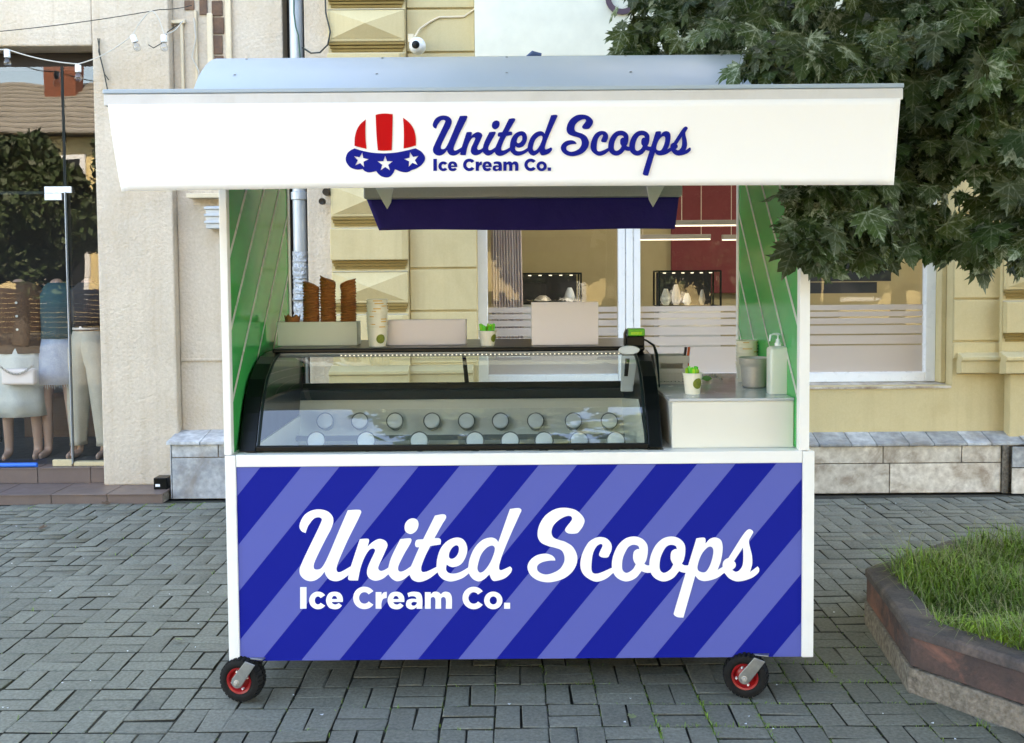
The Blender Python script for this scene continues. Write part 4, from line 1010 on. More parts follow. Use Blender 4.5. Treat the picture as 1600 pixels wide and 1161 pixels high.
# wheels
def wheel(px, py, yaw, label=None):
    c = P(px, py, YC + .012)
    WR = .0875
    wh = thing('wheel', (0, 0, 0)); wh.parent = cart
    del ORG[wh.name]; 
    wpos = Vector((c.x, YC + .012, WR + .005))
    wh.location = wpos - ORG[cart.name]; wh.rotation_euler = (0, 0, R(yaw)); ORG[wh.name] = Vector((0, 0, 0))
    q = MB(); prof = [(.050, -.030), (.058, -.038), (.070, -.040), (.082, -.034), (WR - .003, -.020), (WR, 0), (WR - .003, .020), (.082, .034), (.070, .040), (.058, .038), (.050, .030)]
    q.lathe(prof, (0, 0, 0), 40, axis='Y')
    for i in range(30):
        a = 2 * math.pi * i / 30
        for s in (-1, 1):
            ca, sa = math.cos(a + s * .05), math.sin(a + s * .05); r0_, r1_ = .079, WR + .004
            w2 = .006
            q.add([(r * ca - t * sa, y, r * sa + t * ca) for y in (s * .004, s * .034) for r in (r0_, r1_ - (.006 if abs(y) > .02 else 0)) for t in (-w2, w2)],
                  [(0,1,3,2),(4,6,7,5),(0,2,6,4),(1,5,7,3),(2,3,7,6),(0,4,5,1)])
    q.build('tyre', M['rubber'], wh, smooth=True)
    q = MB(); q.lathe([(.012, -.028), (.030, -.024), (.038, -.018), (.046, -.034), (.053, -.036), (.054, -.028), (.054, .028), (.046, .034), (.038, .018), (.012, .026)], (0, 0, 0), 32, axis='Y'); q.build('rim', M['rim'], wh, smooth=True)
    q = MB()
    for i in range(4):
        a = R(90 * i + 20); q.lathe([(.0005, -.031), (.004, -.030), (.005, -.024), (.005, -.018)], (.036 * math.cos(a), 0, .036 * math.sin(a)), 8, axis='Y')
    q.build('rim_bolt', M['pvc'], wh, smooth=True, kind='stuff')
    q = MB()
    for s in (-1, 1):
        y = s * .048
        ax_, az_ = .0, .0; bx, bz = .060, .083
        d = Vector((bx, bz)).normalized(); nrm = Vector((-d.y, d.x)); w_ = .024
        pts = [(ax_ + nrm.x * w_, az_ + nrm.y * w_)] + [(ax_ - d.x * w_ * math.sin(t) * 1 + nrm.x * w_ * math.cos(t), az_ - d.y * w_ * math.sin(t) + nrm.y * w_ * math.cos(t)) for t in [math.pi * k / 8 for k in range(1, 8)]] + [(ax_ - nrm.x * w_, az_ - nrm.y * w_)]
        pts += [(bx - nrm.x * .026, bz - nrm.y * .010), (bx + nrm.x * .026, bz + nrm.y * .010)]
        q.prism([(x, y, z) for x, z in pts], (0, s * .005, 0))
    q.box(.03, .09, -.005, .047, .079, .085)
    q.build('fork', M['castmetal'], wh, bevel=0.0015)
    q = MB(); q.lathe([(.0005, -.066), (.007, -.066), (.009, -.061), (.009, -.054), (.013, -.0535), (.013, .0535)], (0, 0, 0), 6, axis='Y'); q.build('axle_nut', M['steel'], wh)
wheel(380, 1067, -14); wheel(1165, 1064, -18)
cy_back = YB - .14
for x in (CX0 + .1, CX1 - .25):
    q = MB(); q.lathe([(.012, -.03), (.05, -.035), (.07, -.04), (.086, -.02), (.088, 0), (.086, .02), (.07, .04), (.05, .035), (.012, .03)], (x, cy_back, .09), 24, axis='Y'); w2 = q.build('wheel', M['rubber'], cart, smooth=True)
    q = MB(); q.box(x - .02, x + .02, cy_back - .055, cy_back - .05, .09, ZB); q.box(x - .02, x + .02, cy_back + .05, cy_back + .055, .09, ZB); q.build('fork', M['castmetal'], w2)

# ================================================================ THE FREEZER
FX0, FX1 = -1.078, Xp(1034, 700, YC + .12)
prof_p = [(385, 704), (390, 668), (397, 636), (406, 604), (417, 575), (428, 556), (437, 546)]
prof = []
for px, py in prof_p:
    # on the plane x = FX0: depth from the horizontal angle
    lo, hi = 3.9, 5.6
    for _ in range(40):
        mid = (lo + hi) / 2
        if Xp(px, py, mid) < FX0: hi = mid
        else: lo = mid
    prof.append((mid, Zp(px, py, mid)))
prof[0] = (YC + .085, ZR + .002)
ytop = prof[-1][0]; ztop = 1.372
prof = [(YC + .085, ZR - .002), (YC + .125, 1.075), (YC + .165, 1.145), (YC + .207, 1.208), (YC + .275, 1.275), (YC + .385, 1.33), (YC + .47, 1.355), (YC + .56, 1.366)]
YF1 = YB - .10
fz = thing('display_freezer', ((FX0 + FX1) / 2, YC + .5, ZR), 'black scooping freezer with a curved glass front set into the cart counter', 'freezer')
def end_plate(xa, xb):
    q = MB(); poly = [(xa, y, z) for y, z in prof] + [(xa, YF1, 1.366), (xa, YF1, ZR - .002)]
    q.prism(poly, (xb - xa, 0, 0)); return q
end_plate(FX0 - .038, FX0 + .032).build('end_panel', M['black'], fz, bevel=0.004, smooth=False)
end_plate(FX1 - .06, FX1).build('end_panel', M['black'], fz, bevel=0.006)
gx0, gx1 = FX0 + .033, FX1 - .061
for x in (FX0 + .034, FX1 - .075):
    q = MB(); q.tube([(x + .007, y - .001, z + .001) for y, z in prof], .006, 6); q.build('glass_trim', M['dkgreen'], fz, smooth=True)
fine_ = []
for i in range(len(prof) - 1):
    p0 = prof[max(i - 1, 0)]; p1 = prof[i]; p2 = prof[i + 1]; p3 = prof[min(i + 2, len(prof) - 1)]
    for k in range(5):
        t = k / 5
        f = lambda a, b, c, d: .5 * ((2 * b) + (-a + c) * t + (2 * a - 5 * b + 4 * c - d) * t * t + (-a + 3 * b - 3 * c + d) * t ** 3)
        fine_.append((f(p0[0], p1[0], p2[0], p3[0]), f(p0[1], p1[1], p2[1], p3[1])))
fine_.append(prof[-1])
fine_ = [(y, z) for y, z in fine_ if z > ZR + .001]
q = MB(); q.loft([[(gx0, y, z), (gx1, y, z)] for y, z in fine_], cap=False, closed=False); q.build('curved_glass', M['frglass'], fz, smooth=True)
q = MB(); q.box(gx0, gx1, YC + .075, YC + .10, ZR - .002, ZR + .022); q.build('bottom_trim', M['black'], fz, bevel=0.004)
q = MB(); q.box(FX0 + .01, FX1 - .02, YC + .50, YF1, 1.3665, 1.386); q.build('top_shelf', M['black'], fz, bevel=0.006)
q = MB(); q.box(gx0 + .01, gx1 - .01, YC + .505, YC + .515, 1.348, 1.365); q.build('led_channel', M['lampbody'], fz)
q = MB()
x = Xp(532, 553, YC + .5)
while x < gx1 - .02: q.box(x, x + .006, YC + .500, YC + .5045, 1.352, 1.357); x += .019
q.build('led_bead', M['led'], fz, kind='stuff')
# rear frame: sliding glass above, dark sill, liner wall below
yr_ = YF1 - .02
zA, zB_, zC = Zp(700, 597, yr_), Zp(700, 611, yr_ - .05), Zp(700, 625, yr_ - .09)
xg = Xp(478, 575, yr_)
q = MB(); q.box(gx0, gx1, yr_ - .02, yr_, zA - .035, zA); q.box(gx0, gx1, yr_ - .09, yr_ - .021, zA - .075, zA - .032); q.build('rear_sill', M['dkgreen'], fz, bevel=0.003)
q = MB(); q.box(gx0, xg, yr_ - .02, yr_, zA + .001, 1.365); q.build('rear_stile', M['dkgreen'], fz, bevel=0.002)
xmid = Xp(728, 575, yr_); q = MB(); q.prism([(xmid - .022, yr_ - .03, 1.365), (xmid - .004, yr_ - .03, 1.365), (xmid + .016, yr_ - .03, zA + .001), (xmid - .006, yr_ - .03, zA + .001)], (0, .012, 0)); q.build('rear_stile', M['dkgreen'], fz)
for a, b2 in ((xg + .002, xmid - .012), (xmid + .014, gx1 - .002)):
    q = MB(); q.quad((a, yr_ - .012, zA + .002), (b2, yr_ - .012, zA + .002), (b2, yr_ - .012, 1.364), (a, yr_ - .012, 1.364)); q.build('rear_glass', M['winglass'], fz)
# liner well
yl1 = yr_ - .09
q = MB()
th = .012
zt_l = zA - .076; zw = ZR - .12
q.box(gx0 + .001, gx0 + th, YC + .11, yl1, zw, ZR + .03); q.box(gx1 - th, gx1 - .001, YC + .11, yl1, zw, ZR + .03)
q.box(gx0 + .001, gx1 - .001, YC + .11, yl1 + .08, zw - .01, zw)
q.prism([(gx0 + .002, yl1, zt_l), (gx0 + .002, yl1 + .012, zt_l), (gx0 + .002, yl1 - .10, zw), (gx0 + .002, yl1 - .112, zw)], (gx1 - gx0 - .004, 0, 0))
q.build('liner', M['liner'], fz)
q = MB()
xr_ = gx1 - .012
q.prism([(xr_, YC + .13, ZR + .03), (xr_, YC + .34, ZR + .17), (xr_, yl1, zt_l), (xr_, yl1, ZR)], (.006, 0, 0)); q.build('liner_end', M['liner'], fz)
# tubs in two rows, each a tub with a flat lid facing the server's customer
def tub(x, y, z, r, label, proto=None):
    if proto is not None:
        return copy_thing(proto, loc=(x, y, z), label=label)
    t = thing('ice_cream_tub', (x, y, z), label, 'tub', 'round tubs in the freezer'); t.rotation_euler = (R(64), 0, 0)
    ORG[t.name] = Vector((0, 0, 0))
    q = MB(); q.lathe([(.034, -.05), (.0375, 0), (.041, .001), (.042, .006), (.039, .008)], (0, 0, 0), 28); q.build('tub_body', M['tubrim'], t, smooth=True)
    q = MB(); q.lathe([(.0005, .009), (.033, .009), (.036, .0075), (.037, .004)], (0, 0, 0), 28); q.build('tub_lid', M['tubgrey'], t, smooth=True)
    return t
ordn = ['first', 'second', 'third', 'fourth', 'fifth', 'sixth', 'seventh', 'eighth', 'last']
protot = None
yt = yl1 - .10
for k, px in enumerate((508, 562, 617, 675, 729, 782, 837, 896, 952)):
    p = P(px, 658, yt); t = tub(p.x, yt, p.z, .038, f'{ordn[k]} round lidded tub from the left, upper row in the freezer', protot); protot = protot or t
yt2 = YC + .36
for k, px in enumerate((494, 572, 655, 742, 797, 850, 905, 962)):
    p = P(px, 689, yt2); tub(p.x, yt2, p.z, .042, f'{ordn[k]} round lidded tub from the left, lower row in the freezer', protot)
q = MB(); q.box(gx0 + .02, gx1 - .02, yt - .11, yt - .10, ZR - .07, ZR - .045); q.build('tub_rail', M['tubrim'], fz, bevel=0.003)

# ================================================================ COUNTER ON THE RIGHT
kx0 = Xp(1050, 640, YC + .10); kx1 = rx0 + .0045
kz = Zp(1150, 622, YC + .10)
cb = thing('counter_box', ((kx0 + kx1) / 2, YC + .5, ZR), 'cream counter box with a glossy grey top, right of the freezer', 'counter')
q = MB(); q.box(kx0, kx1, YC + .10, YB - .05, ZR - .003, kz - .012); q.build('cabinet', M['cabinet'], cb, bevel=0.003)
q = MB(); q.box(kx0 - .012, kx1, YC + .092, YB - .05, kz - .0115, kz); q.build('worktop', M['counter'], cb, bevel=0.002)

def on(px, py, z):
    """point on the level z seen at pixel (px, py)"""
    return PG(px, py, z)
# ---- cups
def lime_disc(e, x, y, cz, s, rr, ang, n=20, m=5):
    rows = []
    for j in range(m + 1):
        row = []
        for i in range(n):
            u, v = math.cos(2 * math.pi * i / n) * max(.02, j / m), math.sin(2 * math.pi * i / n) * max(.02, j / m)
            zz = cz + v * s; rad = rr(zz) + .0018; a = R(ang) + u * s / rad; row.append((x + rad * math.cos(a), y + rad * math.sin(a), zz))
        rows.append(row)
    e.loft(rows, cap=False)
def paper_cup(name, c, h, r0, r1, label, cat, tops=None, limeang=-60, m='cup', group=None):
    t = thing(name, c, label, cat, group)
    q = MB(); x, y, z = c
    q.lathe([(.001, z + .004), (r0 - .003, z + .004), (r0 - .002, z), (r0, z), (r1, z + h - .004), (r1 + .003, z + h - .002), (r1 + .002, z + h + .001), (r1 - .002, z + h - .002), (r0 - .004, z + .008)], (x, y, 0), 32)
    q.build('cup', M[m], t, smooth=True)
    e = MB(); rr = lambda zz: r0 + (r1 - r0) * (zz - z) / h
    lime_disc(e, x, y, z + h * .52, h * .26, rr, limeang); e.build('lime_print', M['lime'], t)
    return t
def spoons(t, c, h, r1):
    x, y, z = c
    for i in range(16):
        a = rng.uniform(0, 2 * math.pi); rr = r1 * .62 * math.sqrt(rng.uniform(.02, .9)); px, py = x + rr * math.cos(a), y + rr * math.sin(a); ox_, oy_ = rr * .45 * math.cos(a), rr * .45 * math.sin(a)
        q = MB(); hh = h + rng.uniform(.02, .034); w_ = .005; a2 = rng.uniform(-1, 1)
        dx, dy = w_ * math.cos(a2), w_ * math.sin(a2); lx, ly = ox_ + rng.uniform(-.002, .002), oy_ + rng.uniform(-.002, .002)
        q.prism([(px - dx, py - dy, z + .01), (px + dx, py + dy, z + .01), (px + dx * 1.2 + lx, py + dy * 1.2 + ly, z + hh - .004), (px + lx, py + ly, z + hh), (px - dx * 1.2 + lx, py - dy * 1.2 + ly, z + hh - .004)], (0, .0015, 0))
        q.build('spoon', M['spoon'] if i % 4 else M['spoony'], t)
zs_ = 1.386
c = on(762, 540, zs_); spc = paper_cup('spoon_cup', c, .068, .030, .041, 'paper cup of bright green spoons on the freezer top, right of the pink box', 'cup', limeang=-38); spoons(spc, c, .068, .041)
c = on(1082, 615, kz); spc = paper_cup('spoon_cup', c, .088, .031, .040, 'paper cup of bright green spoons standing on the grey counter', 'cup', limeang=-62); spoons(spc, c, .085, .040)
def cup_stack(c, n, label, r0, r1, h, pitch, lime=True, m='cup'):
    t = thing('cup_stack', c, label, 'cup stack'); x, y, z = c
    for k in range(n):
        zz = z + pitch * k; q = MB(); ox, oy = rng.normal(0, .0012), rng.normal(0, .0012)
        q.lathe([(.001, zz + .004), (r0 - .002, zz + .003), (r0, zz), (r1, zz + h - .004), (r1 + .0035, zz + h - .003), (r1 + .003, zz + h + .001), (r1 - .002, zz + h - .002)], (x + ox, y + oy, 0), 28)
        cc = q.build('cup', M[m], t, smooth=True)
        if k and rng.random() < .75:
            a0 = rng.uniform(-130, -50); aw = rng.uniform(20, 55); e = MB(); rows = [[], []]
            for i in range(9):
                a = R(a0 + aw * i / 8)
                for j, dz in enumerate((-.009, -.0045)): rr = r1 + (r0 - r1) * (-dz) / h + .0008; rows[j].append((x + ox + rr * math.cos(a), y + oy + rr * math.sin(a), zz + h + dz))
            e.loft(rows, cap=False, closed=False); e.build('rim_print', M['cupy'], cc)
        if k == 0 and lime:
            e = MB(); lime_disc(e, x, y, zz + h * .42, h * .25, lambda q_: r0 + (r1 - r0) * (q_ - zz) / h, -62); e.build('lime_print', M['lime'], cc)
    return t
c = on(590, 541, zs_); cup_stack(c, 12, 'tall stack of white paper cups with a lime print, on the freezer top', .038, .046, .085, .0118)
c = on(1176, 600, kz); c = Vector((c.x, c.y + .12, kz)); cup_stack(c, 9, 'short stack of striped cups behind the metal pot', .040, .048, .075, .0145, lime=False)
# ---- boxes on top of the freezer
def carton(px0, px1, py0, py1, dep, m, label, open_top=False):
    b_ = on((px0 + px1) / 2, py1, zs_); Y = b_.y
    x0, x1 = Xp(px0, py1, Y), Xp(px1, py1, Y); z1 = Zp((px0 + px1) / 2, py0, Y)
    t = thing('card_box', ((x0 + x1) / 2, Y + dep / 2, zs_), label, 'box')
    q = MB(); q.box(x0, x1, Y, Y + .003, zs_ + .0005, z1); q.build('front_panel', m, t, bevel=0.001)
    q = MB(); e = .003
    q.box(x0, x0 + e, Y + e, Y + dep - e, zs_ + .0005, z1 - .002); q.box(x1 - e, x1, Y + e, Y + dep - e, zs_ + .0005, z1 - .002); q.box(x0, x1, Y + dep - e, Y + dep, zs_ + .0005, z1 - .002)
    q.box(x0 + e, x1 - e, Y + e, Y + dep - e, zs_ + .0005, zs_ + .003); q.build('box_body', m, t)
    return Y, x0, x1, z1
Yb, *_ = carton(434, 558, 503, 540, .12, M['boxg'], 'long pale green open box holding waffle cones, on the freezer top')
carton(605, 728, 500, 539, .12, M['boxp'], 'long pale pink box on the freezer top beside the cup stack')
carton(831, 935, 472, 539, .09, M['boxp'], 'tall pale pink box on the freezer top, before the white window')
# ---- waffle cone stacks
def cone_stack(px, py0, py1, label, lean, wpx, cut):
    Y = Yb + .06; x = Xp(px, 500, Y); z0 = zs_ + .012; z1 = Zp(px, py0, Y); r = wpx / 2 * Y / F
    q = MB(); n = 26; rings = []; zz = z0; k = 0
    while zz < z1:
        t = (zz - z0) / (z1 - z0)
        for dr, dz in ((-.002, .0), (.0036, .0045), (.0040, .0090)):
            ring = []
            for i in range(n):
                a = 2 * math.pi * i / n; rr = r * (.84 + .16 * min(1, t * 3)) + dr + .0016 * math.sin(a * 7 + k * 1.3) + rng.normal(0, .0007)
                zt_ = zz + dz + .003 * math.sin(a * 2 + k)
                if t > .86: zt_ -= cut * math.cos(a) * .018 * (t - .86) / .14
                ring.append((x + rr * math.cos(a) + lean * math.sin(t * 2.2) * .006, Y + rr * math.sin(a), zt_))
            rings.append(ring)
        zz += .0115; k += 1
    q.loft(rings, cap=True); 
    # inner hollow at the top
    top = rings[-1]; cxm = sum(p[0] for p in top) / n; czm = sum(p[2] for p in top) / n
    return q.build('waffle_cone_stack', M['waffle'], smooth=True, label=label, cat='waffle cones', group='stacks of waffle cones in the pale green box')
cone_stack(485, 444, 503, 'stack of waffle cones nearest the drainpipe, slanting down to the right', 1, 23, 1.0)
cone_stack(514, 438, 503, 'middle and tallest stack of waffle cones in the box', -.6, 22, 1.0)
cone_stack(543, 440, 503, 'stack of waffle cones at the right end, slanting up to the right', 1.0, 22, -1.0)
Y = Yb + .06; x = Xp(457, 500, Y); q = MB(); n = 24; rings = []
for j, (r_, z_) in enumerate(((.020, 1.40), (.024, 1.46), (.034, 1.502), (.037, 1.522), (.032, 1.52), (.022, 1.48))):
    rings.append([(x + (r_ + .0006 * (i % 2)) * math.cos(2 * math.pi * i / n), Y + r_ * math.sin(2 * math.pi * i / n), z_ + (.007 * math.sin(i * 1.57) if j in (3, 4) else 0)) for i in range(n)])
q.loft(rings, cap=True); q.build('waffle_cup', M['waffle'], smooth=True, label='single low waffle cup with a wavy rim at the left end of the box', cat='waffle cup')
# ---- basket with pens
c0 = on(1026, 601, kz); Y = c0.y; x0, x1 = Xp(1022, 600, Y), Xp(1077, 600, Y); zt_ = Zp(1050, 556, Y); dep = .13
bs = thing('storage_basket', ((x0 + x1) / 2, Y + dep / 2, kz), 'beige perforated plastic basket on the counter beside the freezer', 'basket')
q = MB()
def wall_holes(q, x0, x1, z0, z1, y, nx, nz, t=.003):
    dx, dz = (x1 - x0) / nx, (z1 - z0) / nz
    for i in range(nx):
        for j in range(nz):
            a, b_, c_, d_ = x0 + dx * i, x0 + dx * (i + 1), z0 + dz * j, z0 + dz * (j + 1); m1, m2 = dx * .24, dz * .24
            q.add([(a, y, c_), (b_, y, c_), (b_, y, d_), (a, y, d_), (a + m1, y, c_ + m2), (b_ - m1, y, c_ + m2), (b_ - m1, y, d_ - m2), (a + m1, y, d_ - m2)], [(0, 1, 5, 4), (1, 2, 6, 5), (2, 3, 7, 6), (3, 0, 4, 7)])
hz = kz + (zt_ - kz) * .42
wall_holes(q, x0 + .006, x1 - .006, kz + .008, hz, Y, 9, 4)
q.build('perforated_panel', M['basket'], bs, solid=.003)
q = MB(); q.box(x0 + .006, x1 - .006, Y, Y + .003, kz + .001, kz + .008); q.box(x0 + .006, x1 - .006, Y, Y + .003, hz, kz + (zt_ - kz) * .56)
hzz = kz + (zt_ - kz) * .74; q.box(x0 + .006, x0 + .03, Y, Y + .003, kz + (zt_ - kz) * .56, hzz); q.box(x1 - .03, x1 - .006, Y, Y + .003, kz + (zt_ - kz) * .56, hzz)
q.box(x0, x1, Y - .004, Y + .003, hzz, zt_)
q.box(x0 + .006, x0 + .009, Y + .003, Y + dep, kz, zt_); q.box(x1 - .009, x1 - .006, Y + .003, Y + dep, kz, zt_); q.box(x0, x1, Y + dep, Y + dep + .003, kz, zt_); q.box(x0 + .009, x1 - .009, Y + .004, Y + dep - .001, kz + .001, kz + .004)
q.build('basket_body', M['basket'], bs, bevel=.0015)
for px, m, l in ((1070, 'black', 'black pen standing in the beige basket'), (1075, 'orange', 'orange pen standing in the beige basket')):
    p = P(px, 556, Y + .02); p2 = P(px + 1, 543, Y + .02); q = MB(); q.tube([(p.x - .004, Y + .02, kz + .01), (p.x, Y + .02, p.z), (p2.x + .002, Y + .02, p2.z + .002)], .006, 10)
    q.build('pen', M[m], smooth=True, label=l, cat='pen')
# ---- leaf and plastic
c = on(1104, 598, kz)
q = MB(); n = 12
pts = [(c.x - .026 + .052 * i / 6, c.y + .004 * math.sin(i), kz + .018 + .016 * math.sin(math.pi * i / 6)) for i in range(7)]; pts2 = [(p[0], p[1] - .006, 2 * kz + .036 - p[2] + .006) for p in pts[1:-1]]
q.add(pts + pts2[::-1], [tuple(range(12))]); q.build('green_leaf', mat('counter_leaf', (.07, .25, .03), .4), solid=.0015, label='single green leaf lying beside the spoon cup on the counter', cat='leaf')
q = MB(); rows = []
for j in range(7):
    row = []
    for i in range(15):
        row.append((c.x + .0 + .006 * i, c.y + .025 + .007 * j, kz + .005 + .028 * math.exp(-((i - 6) / 5) ** 2) * (1 - abs(j - 3) / 4) + .008 * abs(math.sin(i * 1.7 + j * 2.3))))
    rows.append(row)
q.loft(rows, cap=False, closed=False); q.build('plastic_wrap', M['film'], label='crumpled clear plastic wrap behind the green leaf', cat='plastic wrap')
# ---- pot
c = on(1180, 606, kz); r = 23.5 * c.y / F
q = MB(); q.lathe([(.001, kz + .003), (r * .70, kz + .001), (r * .78, kz + .006), (r * .86, kz + .09), (r * .87, kz + .098), (r * .96, kz + .104), (r * .98, kz + .128), (r * 1.03, kz + .131), (r * 1.0, kz + .133), (r * .93, kz + .126), (r * .84, kz + .095), (r * .74, kz + .01), (.001, kz + .008)], (c.x, c.y + .03, 0), 40)
q.build('metal_pot', M['steel'], smooth=True, label='dull steel pot with a rolled rim on the counter', cat='pot')
# ---- pump bottle
c = on(1218, 616, kz); s = c.y / F; hw_ = 15.5 * s
pbt = thing('pump_bottle', (c.x, c.y + .03, kz), 'square white frosted soap bottle with a pump, at the right end of the counter', 'bottle')
q = MB(); zt2 = kz + 72 * s; rings = []
for zz, w_ in ((0, .96), (.004, 1), (zt2 - kz - .006, 1), (zt2 - kz, .93), (zt2 - kz + .006, .75), (zt2 - kz + .008, .35)):
    ring = []
    for i in range(32):
        a = 2 * math.pi * i / 32; cxx, syy = math.cos(a), math.sin(a); e = .32
        ring.append((c.x + hw_ * w_ * math.copysign(abs(cxx) ** e, cxx), c.y + .03 + hw_ * .9 * w_ * math.copysign(abs(syy) ** e, syy), kz + .0005 + zz))
    rings.append(ring)
q.loft(rings); q.build('bottle_body', M['bottle'], pbt, smooth=True)
q = MB(); b0 = zt2 + .008; q.lathe([(.013, b0 - .004), (.0135, b0 + .012), (.010, b0 + .016), (.008, b0 + .03), (.0035, b0 + .031), (.0035, b0 + .045), (.010, b0 + .046), (.010, b0 + .053), (.001, b0 + .056)], (c.x, c.y + .03, 0), 20)
q.tube([(c.x, c.y + .03, b0 + .05), (c.x - .02, c.y + .02, b0 + .051), (c.x - .036, c.y + .012, b0 + .047), (c.x - .040, c.y + .01, b0 + .022)], [.006, .005, .0045, .0035], 8); q.build('pump', M['pvc'], pbt, smooth=True)
# ---- device at the freezer's right end
Y = YC + .52
c = P(994, 538, Y); dv = thing('battery_pack', (c.x, Y, zs_), 'black and bright green battery device with a cable on the right end of the freezer', 'device')
w_ = 19 * Y / F; z0 = zs_; zz1, zz2 = Zp(990, 525, Y), Zp(990, 513, Y)
q = MB(); q.box(c.x - w_ * .8, c.x + w_ * .62, Y - .03, Y + .05, z0, zz1); q.prism([(c.x - w_, Y - .02, z0), (c.x - w_ * .8, Y - .02, z0), (c.x - w_ * .8, Y - .02, zz2), (c.x - w_, Y - .02, zz1 + .01)], (0, .05, 0)); q.build('device_base', M['black'], dv, bevel=.004)
q = MB(); q.box(c.x - w_ * .7, c.x + w_ * .66, Y - .034, Y + .04, zz1 + .001, zz2); q.build('device_cap', M['bgreen'], dv, bevel=.005)
q = MB(); q.box(c.x - w_ * .5, c.x + w_ * .4, Y - .037, Y - .0345, zz1 + .008, zz1 + .02); q.build('device_label', M['spoony'], dv)
q = MB(); q.tube([(c.x + w_ * .5, Y, z0 + .03), P(1010, 532, Y - .04), P(1022, 540, Y - .08), P(1026, 555, Y - .12), P(1029, 585, Y - .2), P(1030, 605, Y - .24)], [.004, .004, .006, .008, .004, .003], 8); q.build('device_cable', M['black'], dv, smooth=True)
Y = YC + .46
sc_ = thing('white_hand_tool', P(983, 590, Y), 'white oval headed tool with a black slotted handle, hanging at the freezer glass end', 'tool')
q = MB(); cc = P(983, 547, Y); q.lathe([(.0005, -.008), (.036, -.008), (.041, 0), (.036, .006), (.0005, .006)], cc, 30, sx=1.15, sy=.5, axis='Y'); q.build('tool_head', M['devwhite'], sc_, smooth=True)
a_, b_, c_, d_ = P(971, 556, Y), P(997, 556, Y), P(989, 612, Y), P(970, 612, Y); q = MB(); q.prism([a_, b_, c_, d_], (0, .015, 0)); q.build('tool_body', M['devwhite'], sc_, bevel=.004)
q = MB(); a_, b_, c_, d_ = P(977, 560, Y), P(984, 560, Y), P(981, 588, Y), P(975, 588, Y); q.prism([p - Vector((0, .002, 0)) for p in (a_, b_, c_, d_)], (0, .0015, 0)); q.build('handle_slot', M['black'], sc_, bevel=.001)
# ================================================================ STRING LIGHTS, CAMERA, WALL LAMP
def droop(p, q_, s, n=12):
    p, q_ = Vector(p), Vector(q_); return [p.lerp(q_, i / n) - Vector((0, 0, s * 4 * (i / n) * (1 - i / n))) for i in range(n + 1)]
YS = 7.82
nodes = [P(-60, 60, YS), P(11, 77, YS), P(122, 100, YS), P(207, 55, YS), P(235, 18, YS), P(256, 52, YS), P(285, 33, YS + .1)]
q = MB(); pts = []
for i, (a, b2) in enumerate(zip(nodes[:-1], nodes[1:])): pts += droop(a, b2, (.03, .02, .03, -.02, -.05, .03)[i])[(0 if i == 0 else 1):]
q.tube(pts, .0045, 5); q.build('string_light_cable', M['wirew'], smooth=True, label='pale sagging cable that the bare bulbs hang from', cat='cable')
q = MB(); q.tube(droop(P(-60, 54, YS + .1), P(250, 15, YS + .1), .02) + droop(P(250, 15, YS + .1), P(300, 8, YS + .25), .01)[1:], .0035, 5); q.build('steel_wire', M['wire'], smooth=True, label='thin taut wire above the sagging bulb cable', cat='wire')
def bulb(px, py, tilt, label):
    p = P(px, py, YS); t = thing('light_bulb', p, label, 'light bulb', 'bare bulbs on the cable'); ORG[t.name] = Vector((0, 0, 0)); t.rotation_euler = (0, R(tilt), 0)
    q = MB(); q.lathe([(.001, .0), (.020, -.002), (.022, -.01), (.022, -.055), (.017, -.058), (.001, -.058)], (0, 0, 0), 16); q.build('bulb_socket', M['pvc'], t, smooth=True)
    q = MB(); q.lathe([(.012, -.058), (.020, -.072), (.028, -.092), (.027, -.108), (.016, -.122), (.0005, -.126)], (0, 0, 0), 16); q.build('bulb_glass', M['bulbglass'], t, smooth=True)
bulb(11, 78, 0, 'bare bulb at the left edge above the shop window'); bulb(122, 101, 0, 'bare bulb hanging before the top right corner of the shop window'); bulb(207, 55, -20, 'tilted bare bulb on the plain cream wall'); bulb(256, 54, 0, 'bare bulb beside the thin cable duct')
q = MB(); q.tube([P(232, 70, YS + .1), P(240, 75, YS + .1), P(252, 68, YS + .1), P(262, 50, YS + .1), P(285, 34, YS + .15)], .004, 5); q.build('loose_cable', M['wire'], smooth=True, label='short dark cable end curling below the hanging bulb', cat='cable')
q = MB(); q.tube([P(153, 60, 8.03), P(157, 90, 8.03), P(162, 110, 8.03), P(168, 140, 8.03)], .005, 5); q.tube([P(156, 60, 8.02), P(154, 80, 8.02), P(163, 115, 8.02), P(170, 125, 8.02)], .004, 5); q.build('wall_wire', M['wire'], lb)
# dome camera
c = P(652, 71, 7.80); cc = thing('security_camera', c, 'white dome security camera on the yellow wall beside the top pilaster block', 'security camera')
q = MB(); q.lathe([(.058, .06), (.062, .02), (.060, -.01), (.048, -.035), (.03, -.047), (.0005, -.05)], c, 28, axis='Y'); q.build('camera_shell', M['camw'], cc, smooth=True)
q = MB(); q.lathe([(.030, -.045), (.028, -.053), (.012, -.058), (.0005, -.059)], c + Vector((-.008, 0, -.004)), 20, axis='Y'); q.build('camera_lens', M['black'], cc, smooth=True)
q = MB(); q.box(c.x - .07, c.x - .03, c.y + .02, 7.96, c.z + .03, c.z + .09); q.tube([c + Vector((-.03, .04, .06)), P(656, 45, 8.0), P(672, 34, 8.02), P(686, 27, 8.02), P(725, 26, 8.02), P(742, 14, 8.02), P(746, -20, 8.02)], .008, 6); q.build('camera_bracket', M['cream2'], cc)
c = P(508, 300, 7.95); wl = thing('wall_spotlight', c, 'small black twin spotlight on the cream wall beside the pilaster', 'spotlight')
